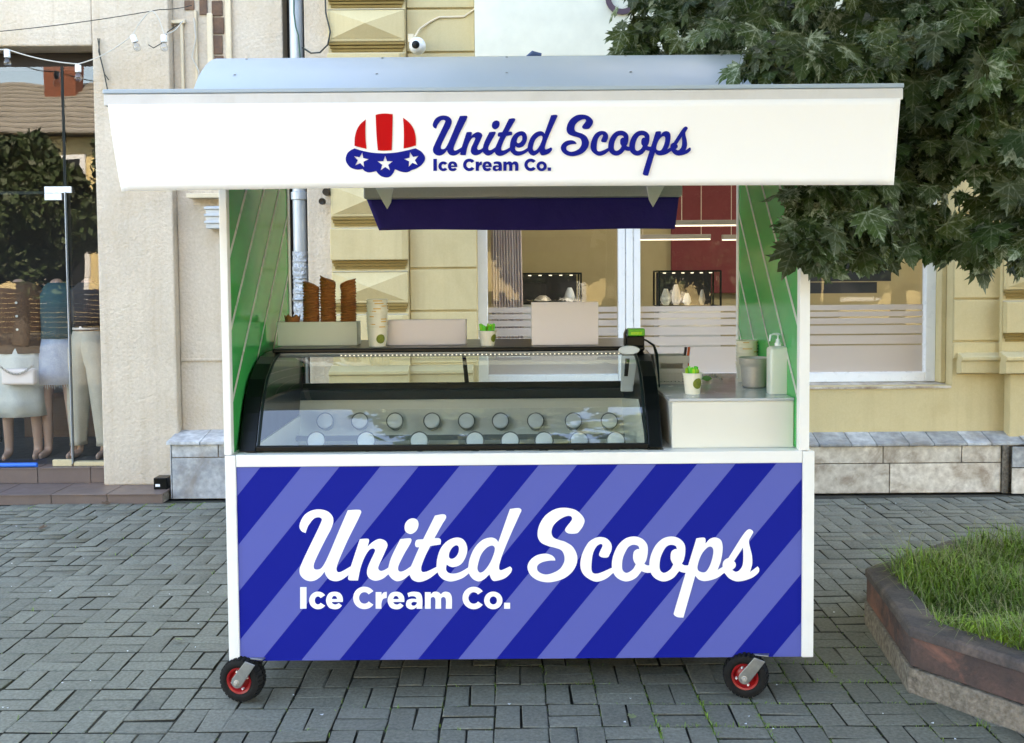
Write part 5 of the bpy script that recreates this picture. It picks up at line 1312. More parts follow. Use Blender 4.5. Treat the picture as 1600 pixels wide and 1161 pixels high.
q = MB(); q.lathe([(.0005, -.04), (.028, -.04), (.03, 0), (.02, .05)], c + Vector((.01, .02, 0)), 18, axis='Y'); q.box(c.x - .01, c.x + .03, 7.98, 8.049, c.z - .02, c.z + .08); q.build('upper_lamp', M['black'], wl, smooth=True)
q = MB(); p = P(504, 315, 7.95); q.lathe([(.0005, -.04), (.022, -.042), (.026, -.03), (.024, .02), (.012, .06)], p, 18, axis='Y'); q.build('lower_lamp', M['black'], wl, smooth=True)
# black box on the step
a = PG(239, 765, .078); q = MB(); Y = a.y; q.box(Xp(240, 765, Y), Xp(261, 765, Y), Y, Y + .12, .0785, Zp(250, 747, Y)); bx = q.build('small_black_box', M['black'], bevel=.005, label='small black box on the tiled step at the corner of the marble plinth', cat='box')
q = MB(); q.box(Xp(243, 760, Y), Xp(250, 760, Y), Y - .003, Y - .0005, .10, .12); q.build('box_label', M['pvc'], bx)
# blue foam roll on the threshold
q = MB(); q.tube([(Xp(-40, 720, 8.16), 8.16, .222), (Xp(58, 720, 8.16), 8.16, .222)], .018, 12); q.build('foam_roll', M['bluefoam'], smooth=True, label='bright blue foam roll lying along the foot of the shop window', cat='foam roll')

# ================================================================ SHOP CONTENTS
def limb(q, pts, rs, n=14, sq=.8):
    q.tube(pts, rs, n)
def mannequin(x, y, label, yaw=0, arms=True, stance=.11, headless=True, h=1.62):
    t = thing('mannequin', (x, y, .2), label, 'mannequin'); ORG[t.name] = Vector((0, 0, 0)); t.rotation_euler = (0, 0, R(yaw))
    v = [(0, 0, .90), (0, 0, 1.05), (0, 0, 1.20), (0, .01, 1.34), (0, .01, 1.43), (0, .0, 1.50)]; r = [(.15, .10), (.115, .08), (.13, .09), (.15, .09), (.06, .05), (.05, .045)]
    e = [(0, 1), (1, 2), (2, 3), (3, 4), (4, 5)]
    for s in (-1, 1):
        b = len(v)
        v += [(s * stance * .8, 0, .80), (s * stance, -.02, .48), (s * stance * 1.05, .01, .10), (s * stance * 1.05, .0, .04), (s * stance * 1.1, -.13, .015)]; r += [(.085, .085), (.052, .055), (.034, .036), (.036, .04), (.03, .018)]
        e += [(0, b), (b, b + 1), (b + 1, b + 2), (b + 2, b + 3), (b + 3, b + 4)]
        if arms:
            b = len(v); v += [(s * .17, .01, 1.36), (s * .215, .02, 1.10), (s * .20, -.06, .86), (s * .19, -.08, .76)]; r += [(.045, .045), (.036, .036), (.026, .026), (.03, .018)]
            e += [(3, b), (b, b + 1), (b + 1, b + 2), (b + 2, b + 3)]
    me = bpy.data.meshes.new('mannequin_body'); me.from_pydata(v, e, []); o = bpy.data.objects.new('mannequin_body', me); col.objects.link(o); o.parent = t
    me.materials.append(M['skin'])
    sk = o.modifiers.new('skin', 'SKIN'); sk.use_smooth_shade = True
    for i, rr in enumerate(r): me.skin_vertices[0].data[i].radius = rr
    me.skin_vertices[0].data[0].use_root = True
    sb = o.modifiers.new('sub', 'SUBSURF'); sb.levels = 2; sb.render_levels = 2
    return t
def rings(q, spec, n=36, fold=0.0, fk=9):
    rr = []
    for j, (cx, cy, z, rx, ry) in enumerate(spec):
        rr.append([(cx + (rx + fold * j / len(spec) * math.sin(fk * 2 * math.pi * i / n)) * math.cos(2 * math.pi * i / n), cy + (ry + fold * j / len(spec) * math.sin(fk * 2 * math.pi * i / n)) * math.sin(2 * math.pi * i / n), z) for i in range(n)])
    q.loft(rr, cap=False)
def jacket(t, m, arms=True):
    q = MB(); rings(q, [(0, 0, 1.47, .075, .06), (0, 0, 1.44, .16, .09), (0, 0, 1.36, .215, .12), (0, 0, 1.2, .20, .13), (0, 0, 1.0, .19, .13), (0, 0, .88, .20, .14)], fold=.008); q.build('jacket', m, t, smooth=True, solid=.004)
    for s in (-1, 1):
        q = MB(); q.tube([(s * .165, .01, 1.39), (s * .20, .01, 1.30), (s * .235, .02, 1.10), (s * .22, -.05, .86)], [.07, .066, .056, .046], 16, cap=False); q.build('sleeve', m, t, smooth=True, solid=.004)
    q = MB()
    for k in range(4): q.lathe([(.001, -.003), (.010, -.003), (.010, .002)], (.02, -.137 + .004 * k, 1.30 - .11 * k), 10, axis='Y')
    q.build('button', M['wcloth'], t, kind='stuff')
p1 = PG(38, 716, .2); p2 = PG(90, 712, .2); p3 = PG(152, 706, .2)
m1 = mannequin(p1.x - .02, 8.62, 'mannequin in a brown buttoned jacket and white midi skirt, left in the shop window', 8)
jacket(m1, M['bcloth'])
q = MB(); rings(q, [(0, 0, .98, .15, .12), (0, 0, .80, .19, .15), (0, 0, .5, .20, .17), (0, 0, .36, .215, .18)], fold=.014, fk=7); q.build('skirt', M['wcloth'], m1, smooth=True, solid=.004)
m2 = mannequin(p2.x + .05, 8.66, 'mannequin with bare legs in a frayed pale denim skirt, centre of the shop window', -6)
q = MB(); rings(q, [(0, 0, 1.04, .125, .10), (0, 0, .92, .165, .13), (0, 0, .72, .18, .15), (0, 0, .62, .185, .155)], fold=.004); q.build('denim_skirt', M['denim'], m2, smooth=True, solid=.004)
q = MB()
for i in range(60):
    a = 2 * math.pi * i / 60; q.tube([(.185 * math.cos(a), .155 * math.sin(a), .622), (.187 * math.cos(a + .03), .157 * math.sin(a + .03), .60 - .008 * (i % 3))], .0025, 4)
q.build('frayed_hem', M['wcloth'], m2, kind='stuff')
q = MB(); rings(q, [(0, 0, 1.46, .07, .06), (0, 0, 1.36, .17, .11), (0, 0, 1.2, .16, .115), (0, 0, 1.05, .15, .11), (0, 0, 1.0, .155, .12)], fold=.006); q.build('cropped_top', M['gncloth'], m2, smooth=True, solid=.004)
m3 = mannequin(p3.x + .05, 8.64, 'mannequin in loose beige belted trousers beside the shop doorway wall', -10)
q = MB()
for s in (-1, 1):
    rings(q, [(s * .01, 0, 1.06, .115, .11), (s * .05, 0, .92, .12, .13), (s * .09, 0, .75, .10, .12), (s * .11, 0, .45, .085, .10), (s * .12, 0, .14, .06, .07), (s * .12, 0, .10, .062, .072)], fold=.006, fk=5)
q.build('trousers', M['bgcloth'], m3, smooth=True, solid=.004)
q = MB(); rings(q, [(0, 0, 1.07, .128, .118), (0, 0, 1.10, .126, .116)]); q.build('belt', M['boxp'], m3, smooth=True, solid=.006)
q = MB(); rings(q, [(0, 0, 1.46, .07, .06), (0, 0, 1.36, .18, .11), (0, 0, 1.2, .165, .12), (0, 0, 1.09, .14, .12)], fold=.006); q.build('dark_top', M['darkroom'], m3, smooth=True, solid=.004)
# handbag on the first mannequin
c = P(30, 595, 8.42); hb = thing('handbag', c, 'small pink quilted handbag with a chain, hanging before the brown jacket', 'handbag')
q = MB(); q.box(c.x - .13, c.x + .14, 8.38, 8.45, c.z - .03, c.z + .10); q.build('bag_body', M['boxp'], hb, bevel=.02, seg=3)
q = MB()
for i in range(22):
    t = i / 21; x = c.x - .13 + .27 * t; z = c.z + .13 - .07 * math.sin(math.pi * t)
    q.lathe([(.006, -.004), (.011, 0), (.006, .004)], (x, 8.36, z), 8, axis='Y' if i % 2 else 'X')
q.build('chain_strap', M['steel'], hb, kind='stuff')
# clothes rail with garments
rl = thing('clothes_rail', (-3.95, 9.45, .2), 'black clothes rail behind the mannequins in the shop', 'clothes rail')
q = MB()
for x in (-4.7, -3.25): q.tube([(x, 9.45, .2), (x, 9.45, 1.62)], .014, 8)
q.tube([(-4.7, 9.45, 1.62), (-3.25, 9.45, 1.62)], .014, 8); q.build('rail_frame', M['black'], rl, smooth=True)
garm = [('wcloth', 'white'), ('blcloth', 'blue'), ('bgcloth', 'beige'), ('gncloth', 'teal'), ('rdcloth', 'dusty rose'), ('denim', 'pale denim'), ('wcloth', 'ivory'), ('bcloth', 'brown')]
pos_ = ['at the left end of the rail', 'second on the rail', 'third on the rail', 'fourth on the rail', 'fifth on the rail', 'sixth on the rail', 'seventh on the rail', 'at the right end of the rail']
for k, (mm, nm) in enumerate(garm):
    x = -4.6 + k * .18; g = thing('hanging_garment', (x, 9.45, 1.6), f'{nm} garment on a hanger, {pos_[k]}', 'garment'); ORG[g.name] = Vector((0, 0, 0)); g.rotation_euler = (0, 0, R(60 + rng.uniform(-12, 12)))
    q = MB(); rings(q, [(0, 0, -.06, .04, .03), (0, 0, -.10, .17, .035), (0, 0, -.3, .17, .045), (0, 0, -.75 - .1 * (k % 3), .19, .06)], fold=.01); q.build('cloth', M[mm], g, smooth=True, solid=.004)
    q = MB(); q.tube([(0, 0, .015), (.012, 0, .028), (.02, 0, .012), (0, 0, -.03), (-.17, 0, -.09)], .004, 5); q.tube([(0, 0, -.03), (.17, 0, -.09)], .004, 5); q.build('hanger', M['blcloth'] if k in (1, 2) else M['wirew'], g)
# low display plinth in the shop
q = MB(); q.box(-4.6, -3.2, 9.7, 10.1, .2, .85); q.build('display_block', M['bcloth'], bevel=.01, label='brown display block deep in the shop behind the clothes rail', cat='display block')

# ================================================================ PLANTER
pl = thing('planter', (2.9, 4.9, 0), 'octagonal weathered concrete planter full of long grass', 'planter')
outer = [PG(1423, 1079, 0), PG(1600, 1133, 0)]
o0 = [(1.64, 4.26), (1.735, 5.06), (2.30, 5.62), (3.10, 5.66), (3.75, 5.15), (3.80, 4.30), (3.25, 3.66), (2.42, 3.62)]
# take corners from the picture on the rim level
ZPR = .27
pc = [PG(1422, 978, ZPR), PG(1353, 886, ZPR), PG(1482, 843, ZPR), PG(1600, 837, ZPR)]
pf = PG(1600, 1033, ZPR)
dirv = (Vector((pf.x, pf.y)) - Vector((pc[0].x, pc[0].y))).normalized()
L_ = 1.15
pfe = Vector((pc[0].x, pc[0].y)) + dirv * .95
outl = [(pc[0].x, pc[0].y), (pc[1].x, pc[1].y), (pc[2].x, pc[2].y), (pc[3].x + .55, pc[3].y - .03), (4.15, 5.0), (4.1, 4.0), (3.3, 3.3), (pfe.x, pfe.y)]
def inset(poly, d):
    n = len(poly); out = []; cx = sum(p[0] for p in poly) / n; cy = sum(p[1] for p in poly) / n
    for i in range(n):
        a, b2, c2 = Vector(poly[i - 1]), Vector(poly[i]), Vector(poly[(i + 1) % n])
        n1 = Vector((-(b2 - a).y, (b2 - a).x)).normalized(); n2 = Vector((-(c2 - b2).y, (c2 - b2).x)).normalized()
        if n1.dot(Vector((cx, cy)) - a) < 0: n1 = -n1
        if n2.dot(Vector((cx, cy)) - b2) < 0: n2 = -n2
        m_ = (n1 + n2); out.append(tuple(b2 + m_ * (d / max(.3, m_.dot(n1)))))
    return out
def ringmesh(q, o_, i_, z0, z1, bev=0.0):
    n = len(o_); 
    if bev:
        o2 = inset(o_, bev); loops = [[(x, y, z0) for x, y in o_], [(x, y, z1 - bev) for x, y in o_], [(x, y, z1) for x, y in o2], [(x, y, z1) for x, y in i_], [(x, y, z0) for x, y in i_]]
    else: loops = [[(x, y, z0) for x, y in o_], [(x, y, z1) for x, y in o_], [(x, y, z1) for x, y in i_], [(x, y, z0) for x, y in i_]]
    k = len(loops); fs = []
    for j in range(k):
        for i in range(n): fs.append((j * n + i, j * n + (i + 1) % n, ((j + 1) % k) * n + (i + 1) % n, ((j + 1) % k) * n + i))
    q.add([p for l in loops for p in l], fs)
inn = inset(outl, .13)
q = MB(); ringmesh(q, inset(outl, -.004), inn, .225, ZPR, .012); q.build('rim', M['rimconc'], pl, bevel=.004)
q = MB(); ringmesh(q, inset(outl, .004), inset(outl, .125), .105, .224); q.build('upper_band', M['redconc'], pl, bevel=.003)
q = MB(); ringmesh(q, inset(outl, -.006), inset(outl, .12), -.01, .099); q.build('base_band', M['conc'], pl, bevel=.004)
q = MB(); q.prism([(x, y, .0) for x, y in inn], (0, 0, .20)); q.build('soil', M['soil'], pl)
# grass
from mathutils.geometry import intersect_point_tri_2d
def in_poly(x, y, poly):
    c_ = False; n = len(poly); j = n - 1
    for i in range(n):
        if (poly[i][1] > y) != (poly[j][1] > y) and x < (poly[j][0] - poly[i][0]) * (y - poly[i][1]) / (poly[j][1] - poly[i][1]) + poly[i][0]: c_ = not c_
        j = i
    return c_
def blades(n, poly, zf, hmin, hmax, wid, lean, seedf=None):
    xs_ = [p[0] for p in poly]; ys_ = [p[1] for p in poly]; V, FQ, RN = [], [], []; k = 0; tries = 0
    while k < n and tries < n * 6:
        tries += 1
        x, y = rng.uniform(min(xs_), max(xs_)), rng.uniform(min(ys_), max(ys_))
        if seedf is not None:
            x, y = seedf()
        elif not in_poly(x, y, poly): continue
        z = zf(x, y); h = rng.uniform(hmin, hmax) * (.75 + .5 * math.sin(x * 5 + 1.3) * math.sin(y * 6.1)); a = rng.uniform(0, 2 * math.pi); l = rng.uniform(.15, 1) * lean
        w_ = wid * rng.uniform(.6, 1.3); dx, dy = math.cos(a), math.sin(a); wx, wy = -dy * w_, dx * w_
        b = len(V)
        for s, (f, ww, hh) in enumerate(((0, 1, 0), (.22, .95, .45), (.62, .7, .82), (1.15, .12, .98 - l * .25))):
            cx, cy, cz = x + dx * l * h * f, y + dy * l * h * f, z + h * hh
            V.append((cx - wx * ww, cy - wy * ww, cz)); V.append((cx + wx * ww, cy + wy * ww, cz))
        for s in range(3): FQ += [b + 2 * s, b + 2 * s + 1, b + 2 * s + 3, b + 2 * s + 2]
        RN += [rng.random()] * 8; k += 1
    return np.array(V), np.array(FQ), np.array(RN)
gp = inset(outl, .10)
mound = lambda x, y: .20 + .05 * math.exp(-((x - 2.9) ** 2 + (y - 4.6) ** 2) / .6) 
V, FQ, RN = blades(26000, gp, mound, .04, .17, .0024, 1.0)
me = np_mesh('grass', V, FQ, 4, [M['grass']], {'rnd': RN}); o = bpy.data.objects.new('grass', me); col.objects.link(o); tag(o, 'long green grass growing in the planter', None, None, 'stuff')
V, FQ, RN = blades(4200, gp, mound, .08, .24, .0016, 1.5)
me = np_mesh('dry_grass', V, FQ, 4, [M['drygrass']], {'rnd': RN}); o = bpy.data.objects.new('dry_grass', me); col.objects.link(o); tag(o, 'dry seeding grass stalks rising over the planter', None, None, 'stuff')
# weeds in the joints, thickest right of the cart
def jseed():
    while True:
        if rng.random() < .62: x, y = rng.normal(1.0, .6), rng.normal(4.0, .45)
        elif rng.random() < .5: x, y = rng.uniform(-3.6, -1.8), rng.normal(7.66, .05)
        else: x, y = rng.uniform(-4, 3.6), rng.uniform(3, 7.7)
        if not (3 < y < 7.75): continue
        if in_poly(x, y, outl): continue
        if rng.random() < .5: return (x0g + BW * (round((x - x0g - BW / 2) / BW) + .5) + rng.normal(0, .003) + .004 * math.sin(y * 2.1 + round((x - x0g) / BW) * .2), y)
        return (x, .03 + BW * (round((y - .03 - BW / 2) / BW) + .5) + rng.normal(0, .003))
V, FQ, RN = blades(5200, [(0, 0), (1, 1)], lambda x, y: -.01, .010, .026, .0016, 1.3, jseed)
me = np_mesh('joint_weeds', V, FQ, 4, [M['grass']], {'rnd': RN}); o = bpy.data.objects.new('joint_weeds', me); col.objects.link(o); tag(o, 'small weeds and moss in the paving joints', None, None, 'stuff')

# ================================================================ MAPLE
HALF = [(0, -.02), (.10, -.10), (.26, -.22), (.20, -.05), (.46, -.12), (.36, .03), (.62, .06), (.50, .14), (.66, .26), (.44, .26), (.50, .40), (.68, .55), (.50, .52), (.52, .72), (.36, .58), (.24, .46), (.27, .66), (.20, .72), (.17, .90), (.09, .88), (0, 1.12)]
def leaf_outline(j):
    r_ = [(x + j.normal(0, .018), y + j.normal(0, .018)) for x, y in HALF[1:-1]]; l_ = [(-x + j.normal(0, .018), y + j.normal(0, .018)) for x, y in HALF[1:-1]]
    return [HALF[0]] + r_ + [HALF[-1]] + l_[::-1]
def leaf_mesh_arrays(j, curl):
    ol = leaf_outline(j); tris = tessellate_polygon([[Vector((x, y, 0)) for x, y in ol]])
    v = np.array([(x * 1.12, y, 0.0) for x, y in ol]); 
    v[:, 2] = -curl * (np.abs(v[:, 0]) ** 1.5) * .55 - curl * .35 * v[:, 1] ** 2 + .04 * np.sin(v[:, 0] * 9 + v[:, 1] * 7)
    # stalk
    st = np.array([(-.012, 0, .0), (.012, 0, .0), (.01, -.62, .10), (-.01, -.62, .10)]); nb = len(v)
    t = [tuple(x) for x in tris] + [(nb, nb + 1, nb + 2), (nb, nb + 2, nb + 3)]
    return np.vstack([v, st]), np.array(t)
variants = [leaf_mesh_arrays(rng, c_) for c_ in (.1, .3, .55, .25, .45, .05)]
leaf_me = []
for v, t in variants:
    me = np_mesh('leaf', v, t.ravel(), 3, [M['leaf']], {'rnd': np.zeros(len(v))}, uv=v[:, :2]); leaf_me.append(me)
# clumps: (px, py, depth, radius) of the places in the crown; leaves hang around twigs
clumps = []
def cl(px, py, D, r, n): clumps.append((P(px, py, D), r, n))
for px, py, D, r, n in [
    (1010, 50, 5.6, .16, 28), (990, 70, 5.6, .09, 14), (1050, 25, 5.5, .22, 50), (1100, 55, 5.4, .22, 50), (1150, 20, 5.2, .26, 60), (1090, 0, 5.4, .3, 60), (1060, -60, 5.6, .4, 70),
    (1190, 72, 4.02, .10, 24), (1205, 100, 3.93, .08, 22), (1205, 128, 3.95, .06, 10), (1235, 105, 3.95, .12, 24), (1290, 118, 3.95, .13, 24), (1350, 112, 3.95, .14, 26), (1140, 45, 4.6, .16, 34), (1210, 60, 4.4, .20, 46), (1260, 90, 4.3, .20, 46), (1240, 20, 4.4, .26, 64), (1310, 40, 4.3, .26, 64), (1330, 100, 4.2, .20, 46),
    (1380, 20, 4.3, .28, 64), (1400, 90, 4.2, .22, 50), (1460, 60, 4.1, .26, 60), (1520, 20, 4.1, .28, 60), (1570, 80, 4.0, .26, 56), (1620, 30, 4.0, .3, 50),
    (1430, 150, 4.2, .20, 46), (1450, 210, 4.2, .20, 46), (1500, 150, 4.1, .22, 50), (1560, 150, 4.0, .24, 50), (1600, 200, 3.9, .24, 50), (1530, 215, 4.2, .18, 36), (1440, 270, 4.3, .18, 40), (1490, 250, 4.3, .12, 18),
    (1420, 320, 4.2, .17, 40), (1390, 360, 4.1, .15, 32), (1450, 345, 4.2, .13, 24), (1590, 270, 4.0, .18, 30), (1610, 330, 4.0, .18, 30), (1570, 370, 4.1, .12, 18), (1520, 385, 4.2, .09, 12), (1490, 370, 4.2, .10, 14), (1540, 340, 4.3, .08, 8),
    (1272, 332, 3.95, .11, 30), (1262, 362, 3.95, .08, 22), (1262, 305, 4.0, .09, 24), (1300, 300, 4.0, .13, 28), (1335, 292, 4.0, .13, 26), (1290, 330, 3.9, .15, 36), (1340, 320, 4.0, .17, 40), (1300, 370, 3.95, .10, 20), (1350, 360, 4.0, .12, 24), (1272, 388, 3.9, .06, 12), (1250, 385, 3.9, .045, 8),
    (1390, 300, 4.2, .18, 40), (1330, 270, 4.2, .2, 40), (1270, 250, 4.1, .2, 36), (1360, 200, 4.3, .24, 46), (1290, 150, 4.4, .22, 40),
    (1230, 140, 5.4, .25, 40), (1300, 60, 5.6, .4, 90), (1420, 60, 5.6, .4, 90), (1540, 80, 5.4, .4, 90), (1600, 190, 5.2, .4, 80), (1460, 180, 5.6, .34, 70), (1420, 260, 5.4, .26, 50), (1330, 330, 5.2, .22, 44), (1380, 160, 5.6, .34, 70),
    (1250, -20, 5.2, .5, 110), (1450, -30, 5.0, .5, 110), (1620, 0, 4.8, .5, 110), (1300, 200, 5.4, .3, 50), (1160, 50, 5.9, .3, 50), (1100, 30, 6.1, .3, 44), (1480, 110, 6.4, .5, 100), (1350, 60, 6.4, .45, 90), (1580, 130, 6.4, .5, 100)]:
    cl(px, py, D, r, n)
for k in range(46):   # the part of the crown above and beyond the frame
    a = rng.uniform(0, 2 * math.pi); rr = 1.9 * math.sqrt(rng.random())
    c_ = Vector((3.9 + rr * math.cos(a), 4.9 + rr * .9 * math.sin(a), rng.uniform(2.9, 6.0)))
    if c_.z < 3.2 and c_.x < 2.6: continue
    clumps.append((c_, .42, 60))
for k in range(96):   # the crown spreads over the square to the front and right of the cart
    x_, y_ = rng.uniform(-.95, 5.5), rng.uniform(-.6, 4.6)
    c_ = Vector((x_, y_, 3.5 + .28 * max(0, 3 - abs(x_ - 3)) + rng.uniform(0, 1.3)))
    if (c_.z - .6 - CAM_H) / max(.3, c_.y) < .30: c_.z = CAM_H + .6 + .30 * c_.y + rng.uniform(0.1, .8)
    clumps.append((c_, .5, 95))
TR = Vector((3.35, 4.75, .2))
tree = thing('maple_tree', TR, 'large maple tree with mildewed leaves overhanging the cart from the planter', 'tree')
LV = []
for c_, r_, n_ in clumps:
    for i in range(int(n_ * .8)):
        d = Vector(rng.normal(0, 1, 3)); d = d.normalized() * r_ * (rng.random() ** .5) * 1.12
        p = c_ + Vector((d.x, d.y, d.z))
        if YC - .09 < p.y < YB + .1 and lx0 - .1 < p.x < rx1 + .06 and p.z < 2.48: continue
        if ax0 < p.x < ax1 + .05 and YA - .08 < p.y < YC + .1 and (p.z > 1.91 if p.y < YA + .17 else p.z > 2.24) and p.z < za1 + .08: continue
        if rxa < p.x < 1.42 and YC - .05 < p.y < YB + .05 and p.z < 2.46 + .3: continue
        out = Vector((d.x, d.y - r_ * .9, d.z * .4 + r_ * .55)).normalized()
        nrm = (out + Vector(rng.normal(0, .42, 3))).normalized()
        down = Vector((d.x * .5, d.y * .5 - .12 * r_, -r_ * 1.3)) + Vector(rng.normal(0, .35, 3)) * r_
        t = (down - nrm * down.dot(nrm)); 
        if t.length < 1e-4: continue
        t.normalize(); s = t.cross(nrm)
        sz = (.094 if (p.z - CAM_H) / max(.3, p.y) < .30 else .15) * rng.uniform(.65, 1.3)
        LV.append((p, s, t, nrm, sz))
def vis(l):
    p = l[0]
    if p.y < .5: return 99
    px = 800 + F * p.x / p.y; py = 425 - F * (p.z - CAM_H) / p.y
    if px > 1625 or py < -25 or px < 900: return 99
    if 150 < py < 295 and px < 1400 and p.y > YA: return 90
    if px < 1170 and py > 90: return 90
    return p.y + rng.uniform(0, .25)
idx = sorted(range(len(LV)), key=lambda i: vis(LV[i])); nearl = set(idx[:300])
VV, TT, RR2, UU = [], [], [], []; off = 0
for i, (p, s, t, nrm, sz) in enumerate(LV):
    k = int(rng.integers(len(variants)))
    if i in nearl:
        o = bpy.data.objects.new('leaf', leaf_me[k]); col.objects.link(o); o.parent = tree
        mtx = Matrix(((s.x * sz, t.x * sz, nrm.x * sz, p.x - TR.x), (s.y * sz, t.y * sz, nrm.y * sz, p.y - TR.y), (s.z * sz, t.z * sz, nrm.z * sz, p.z - TR.z), (0, 0, 0, 1)))
        o.matrix_local = mtx
    else:
        v, tr_ = variants[k]; B = np.array([list(s), list(t), list(nrm)]) * sz
        VV.append(v @ B + np.array(list(p - TR))); TT.append(tr_ + off); off += len(v); RR2.append(np.full(len(v), rng.random())); UU.append(v[:, :2])
me = np_mesh('crown', np.concatenate(VV), np.concatenate(TT).ravel(), 3, [M['leaf']], {'rnd': np.concatenate(RR2)}, uv=np.concatenate(UU)); o = bpy.data.objects.new('crown', me); col.objects.link(o); o.parent = tree; o['kind'] = 'stuff'
q = MB(); q.tube([TR, TR + Vector((.03, 0, .8)), TR + Vector((.1, .02, 1.8)), TR + Vector((.2, .05, 3.0)), TR + Vector((.45, .1, 5.0))], [.17, .14, .125, .10, .04], 14); q.build('trunk', M['bark'], tree, smooth=True)
q = MB()
for c_, r_, n_ in clumps[::2]:
    if c_.z < 3.0 and not (c_.x > 2.3 and c_.y > 4.2): continue
    if c_.x < 1.5 and c_.z < 3.2: continue
    h = min(c_.z - .1, max(1.9, c_.z - .6 * (c_ - TR).length * .4)); b = TR + Vector((.1 + .1 * (h - 1.8) / 2, .03, h - .2))
    m_ = b.lerp(c_, .55) + Vector((0, 0, .12)); q.tube([b, b.lerp(m_, .5), m_, c_], [.030, .022, .013, .004], 5, cap=False)
q.build('branches', M['bark'], tree, smooth=True)

# ================================================================ LITTER
def fallen(px, py, sz, m, label):
    p = PG(px, py, .004); v, t = variants[1]; me = np_mesh('fallen_leaf', v * sz * np.array([1, 1, -1.2]), t.ravel(), 3, [m], {'rnd': np.full(len(v), .1)}, uv=v[:, :2]); o = bpy.data.objects.new('fallen_leaf', me); col.objects.link(o); o.location = p + Vector((0, 0, .012)); o.rotation_euler = (.15, .1, rng.uniform(0, 6)); tag(o, label, 'leaf')
fm = mat('dry_leaf', srgb(96, 72, 52), .8); fm2 = mat('pale_green_leaf', srgb(122, 132, 92), .7)
fallen(62, 828, .05, fm, 'dry brown fallen leaf on the paving before the shop step'); fallen(283, 1003, .035, fm2, 'pale green curled leaf on the paving left of the cart'); fallen(990, 1126, .03, fm2, 'small pale leaf on the paving before the cart'); fallen(165, 790, .05, fm, 'dry brown leaf against the tiled step')
q = MB()
for (px, py) in [(5, 1106), (12, 1107), (171, 929), (79, 924), (265, 929), (200, 1018), (325, 926), (310, 975), (305, 1012), (19, 881), (131, 873), (148, 802), (130, 793), (1170, 1120), (1165, 1132), (1380, 1116), (1493, 1156), (1400, 787), (1442, 801), (240, 948)] + [(rng.uniform(0, 1600), rng.uniform(790, 1150)) for _ in range(34)]:
    p = PG(px, py, .004)
    if in_poly(p.x, p.y, outl) or p.y > 7.7: continue
    s = rng.uniform(.003, .007); a = rng.uniform(0, 3)
    q.add([(p.x + s * k1_ * math.cos(a + j * 1.57), p.y + s * math.sin(a + j * 1.57), .006 + .003 * (j % 2)) for j, k1_ in enumerate((1, 1.6, 1, 1.4))], [(0, 1, 2, 3)])
q.build('litter', M['pvc'], kind='stuff', label='tiny white scraps scattered over the paving')

# ================================================================ ACROSS THE SQUARE (seen mirrored in the shop window)
hs = thing('yellow_house', (-12, -15, 0), 'yellow house with a grey tiled roof, mirrored in the shop window', 'house')
q = MB(); q.box(-24, 20, -24, -15, 0, 5.9); q.build('wall', M['sunyellow'], hs)
q = MB(); q.prism([(-24.4, -14.4, 5.95), (-24.4, -19.5, 8.3), (-24.4, -24.4, 5.95)], (44.8, 0, 0)); rf = q.build('roof', M['slate'], hs)
q = MB()
for k in range(11): q.box(-24.4, 20.4, -14.45 - k * .46, -14.43 - k * .46, 5.98 + k * .212, 6.04 + k * .212)
q.build('roof_ridge', M['slate'], rf)
q = MB(); q.box(-15.3, -14.2, -18.6, -17.9, 7.2, 9.2); q.box(-15.4, -14.1, -18.7, -17.8, 9.2, 9.35); q.build('chimney', M['chimney'], rf)
for k in range(14):
    x = -22.5 + k * 3.0
    for z0 in (.9, 3.6):
        q = MB(); q.box(x - .75, x + .75, -14.98, -14.88, z0 - .15, z0 + 1.75); f = q.build('window', M['pvc'], hs)
        q = MB(); q.box(x - .6, x + .6, -14.87, -14.85, z0, z0 + 1.6); q.build('pane', M['darkwin'], f)
q = MB(); q.box(-24.1, 20.1, -14.9, -14.7, 2.95, 3.15); q.build('string_course', M['cream2'], hs)
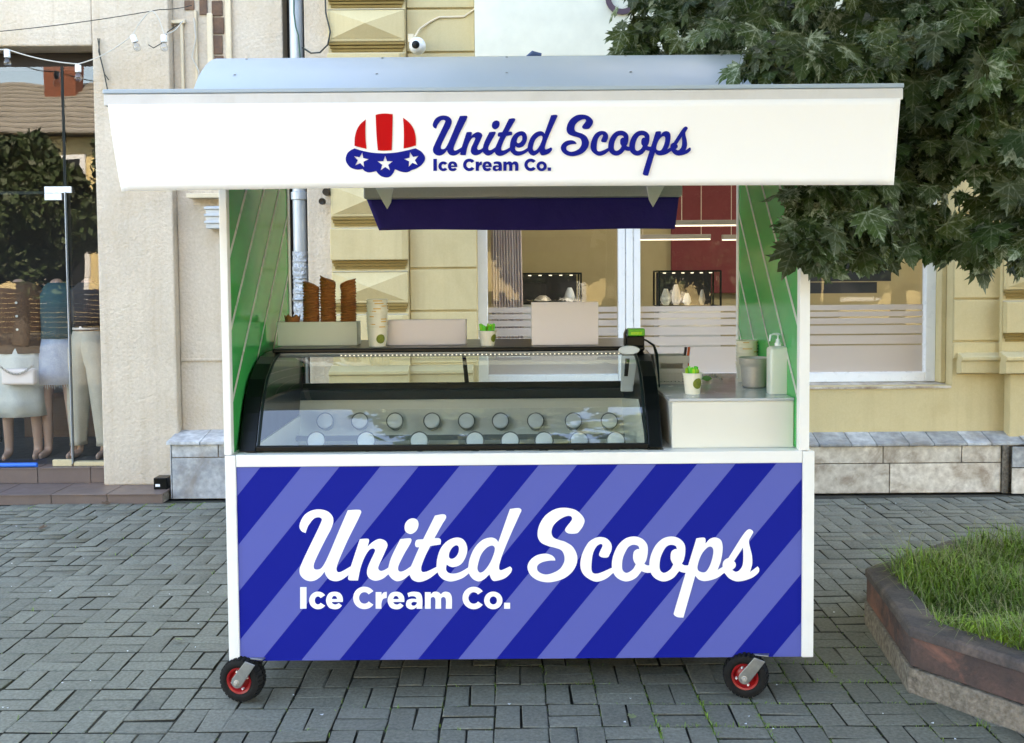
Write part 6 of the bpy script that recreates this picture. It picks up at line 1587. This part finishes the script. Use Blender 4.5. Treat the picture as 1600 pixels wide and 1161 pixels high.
tc_ = thing('timber_terrace', (-13.5, -12.4, 0), 'brown slatted terrace screen across the square, mirrored in the shop window', 'screen')
for k in range(9):
    q = MB(); q.box(-17, -9.8, -12.45, -12.4, .15 + k * .135, .275 + k * .135); q.build('board', M['woodbr'], tc_)
def far_tree(x, y, h, r, label, seed):
    t = thing('street_tree', (x, y, 0), label, 'tree'); j = np.random.default_rng(seed)
    n = 15000; d = j.normal(0, 1, (n, 3)); d /= np.linalg.norm(d, axis=1)[:, None]; rad = j.random(n) ** .35
    lump = 1 + .22 * np.sin(d[:, 0] * 5 + seed) * np.sin(d[:, 2] * 6 + seed * 2)
    c = d * rad[:, None] * lump[:, None] * np.array([r, r, (h - 1.2) / 2]); c[:, 2] += 1.2 + (h - 1.2) / 2
    a = j.normal(0, 1, (n, 3)); a /= np.linalg.norm(a, axis=1)[:, None]; b = np.cross(a, j.normal(0, 1, (n, 3))); b /= np.linalg.norm(b, axis=1)[:, None]; s = .12
    V = np.stack([c - a * s, c - b * s * .6, c + a * s, c + b * s * .6], 1).reshape(-1, 3)
    me = np_mesh('crown', V, np.arange(n * 4), 4, [M['fleaf']], {'rnd': np.repeat(j.random(n), 4)}); o = bpy.data.objects.new('crown', me); col.objects.link(o); o.parent = t; o['kind'] = 'stuff'
    q = MB(); q.tube([(x, y, 0), (x + .1, y, h * .35), (x, y + .1, h * .7)], [.2, .15, .06], 10); q.build('trunk', M['bark'], t, smooth=True)
tl_ = ['leftmost', 'second', 'third', 'fourth', 'fifth', 'sixth', 'nearer', 'nearest']
for k, (x, y, h, r) in enumerate(((-15.6, -9.5, 5.6, 1.9), (-12.2, -9.2, 5.3, 1.8), (-8.6, -9.4, 5.8, 1.9), (1.0, -8.8, 6.2, 2.4), (5.4, -9, 5.6, 2.2), (9.6, -9.2, 6.0, 2.2), (3.2, -7.6, 6.4, 2.0), (7.5, -7.8, 6.6, 2.2))):
    far_tree(x, y, h, r, f'{tl_[k]} leafy street tree across the square, mirrored in the glass', 20 + k)
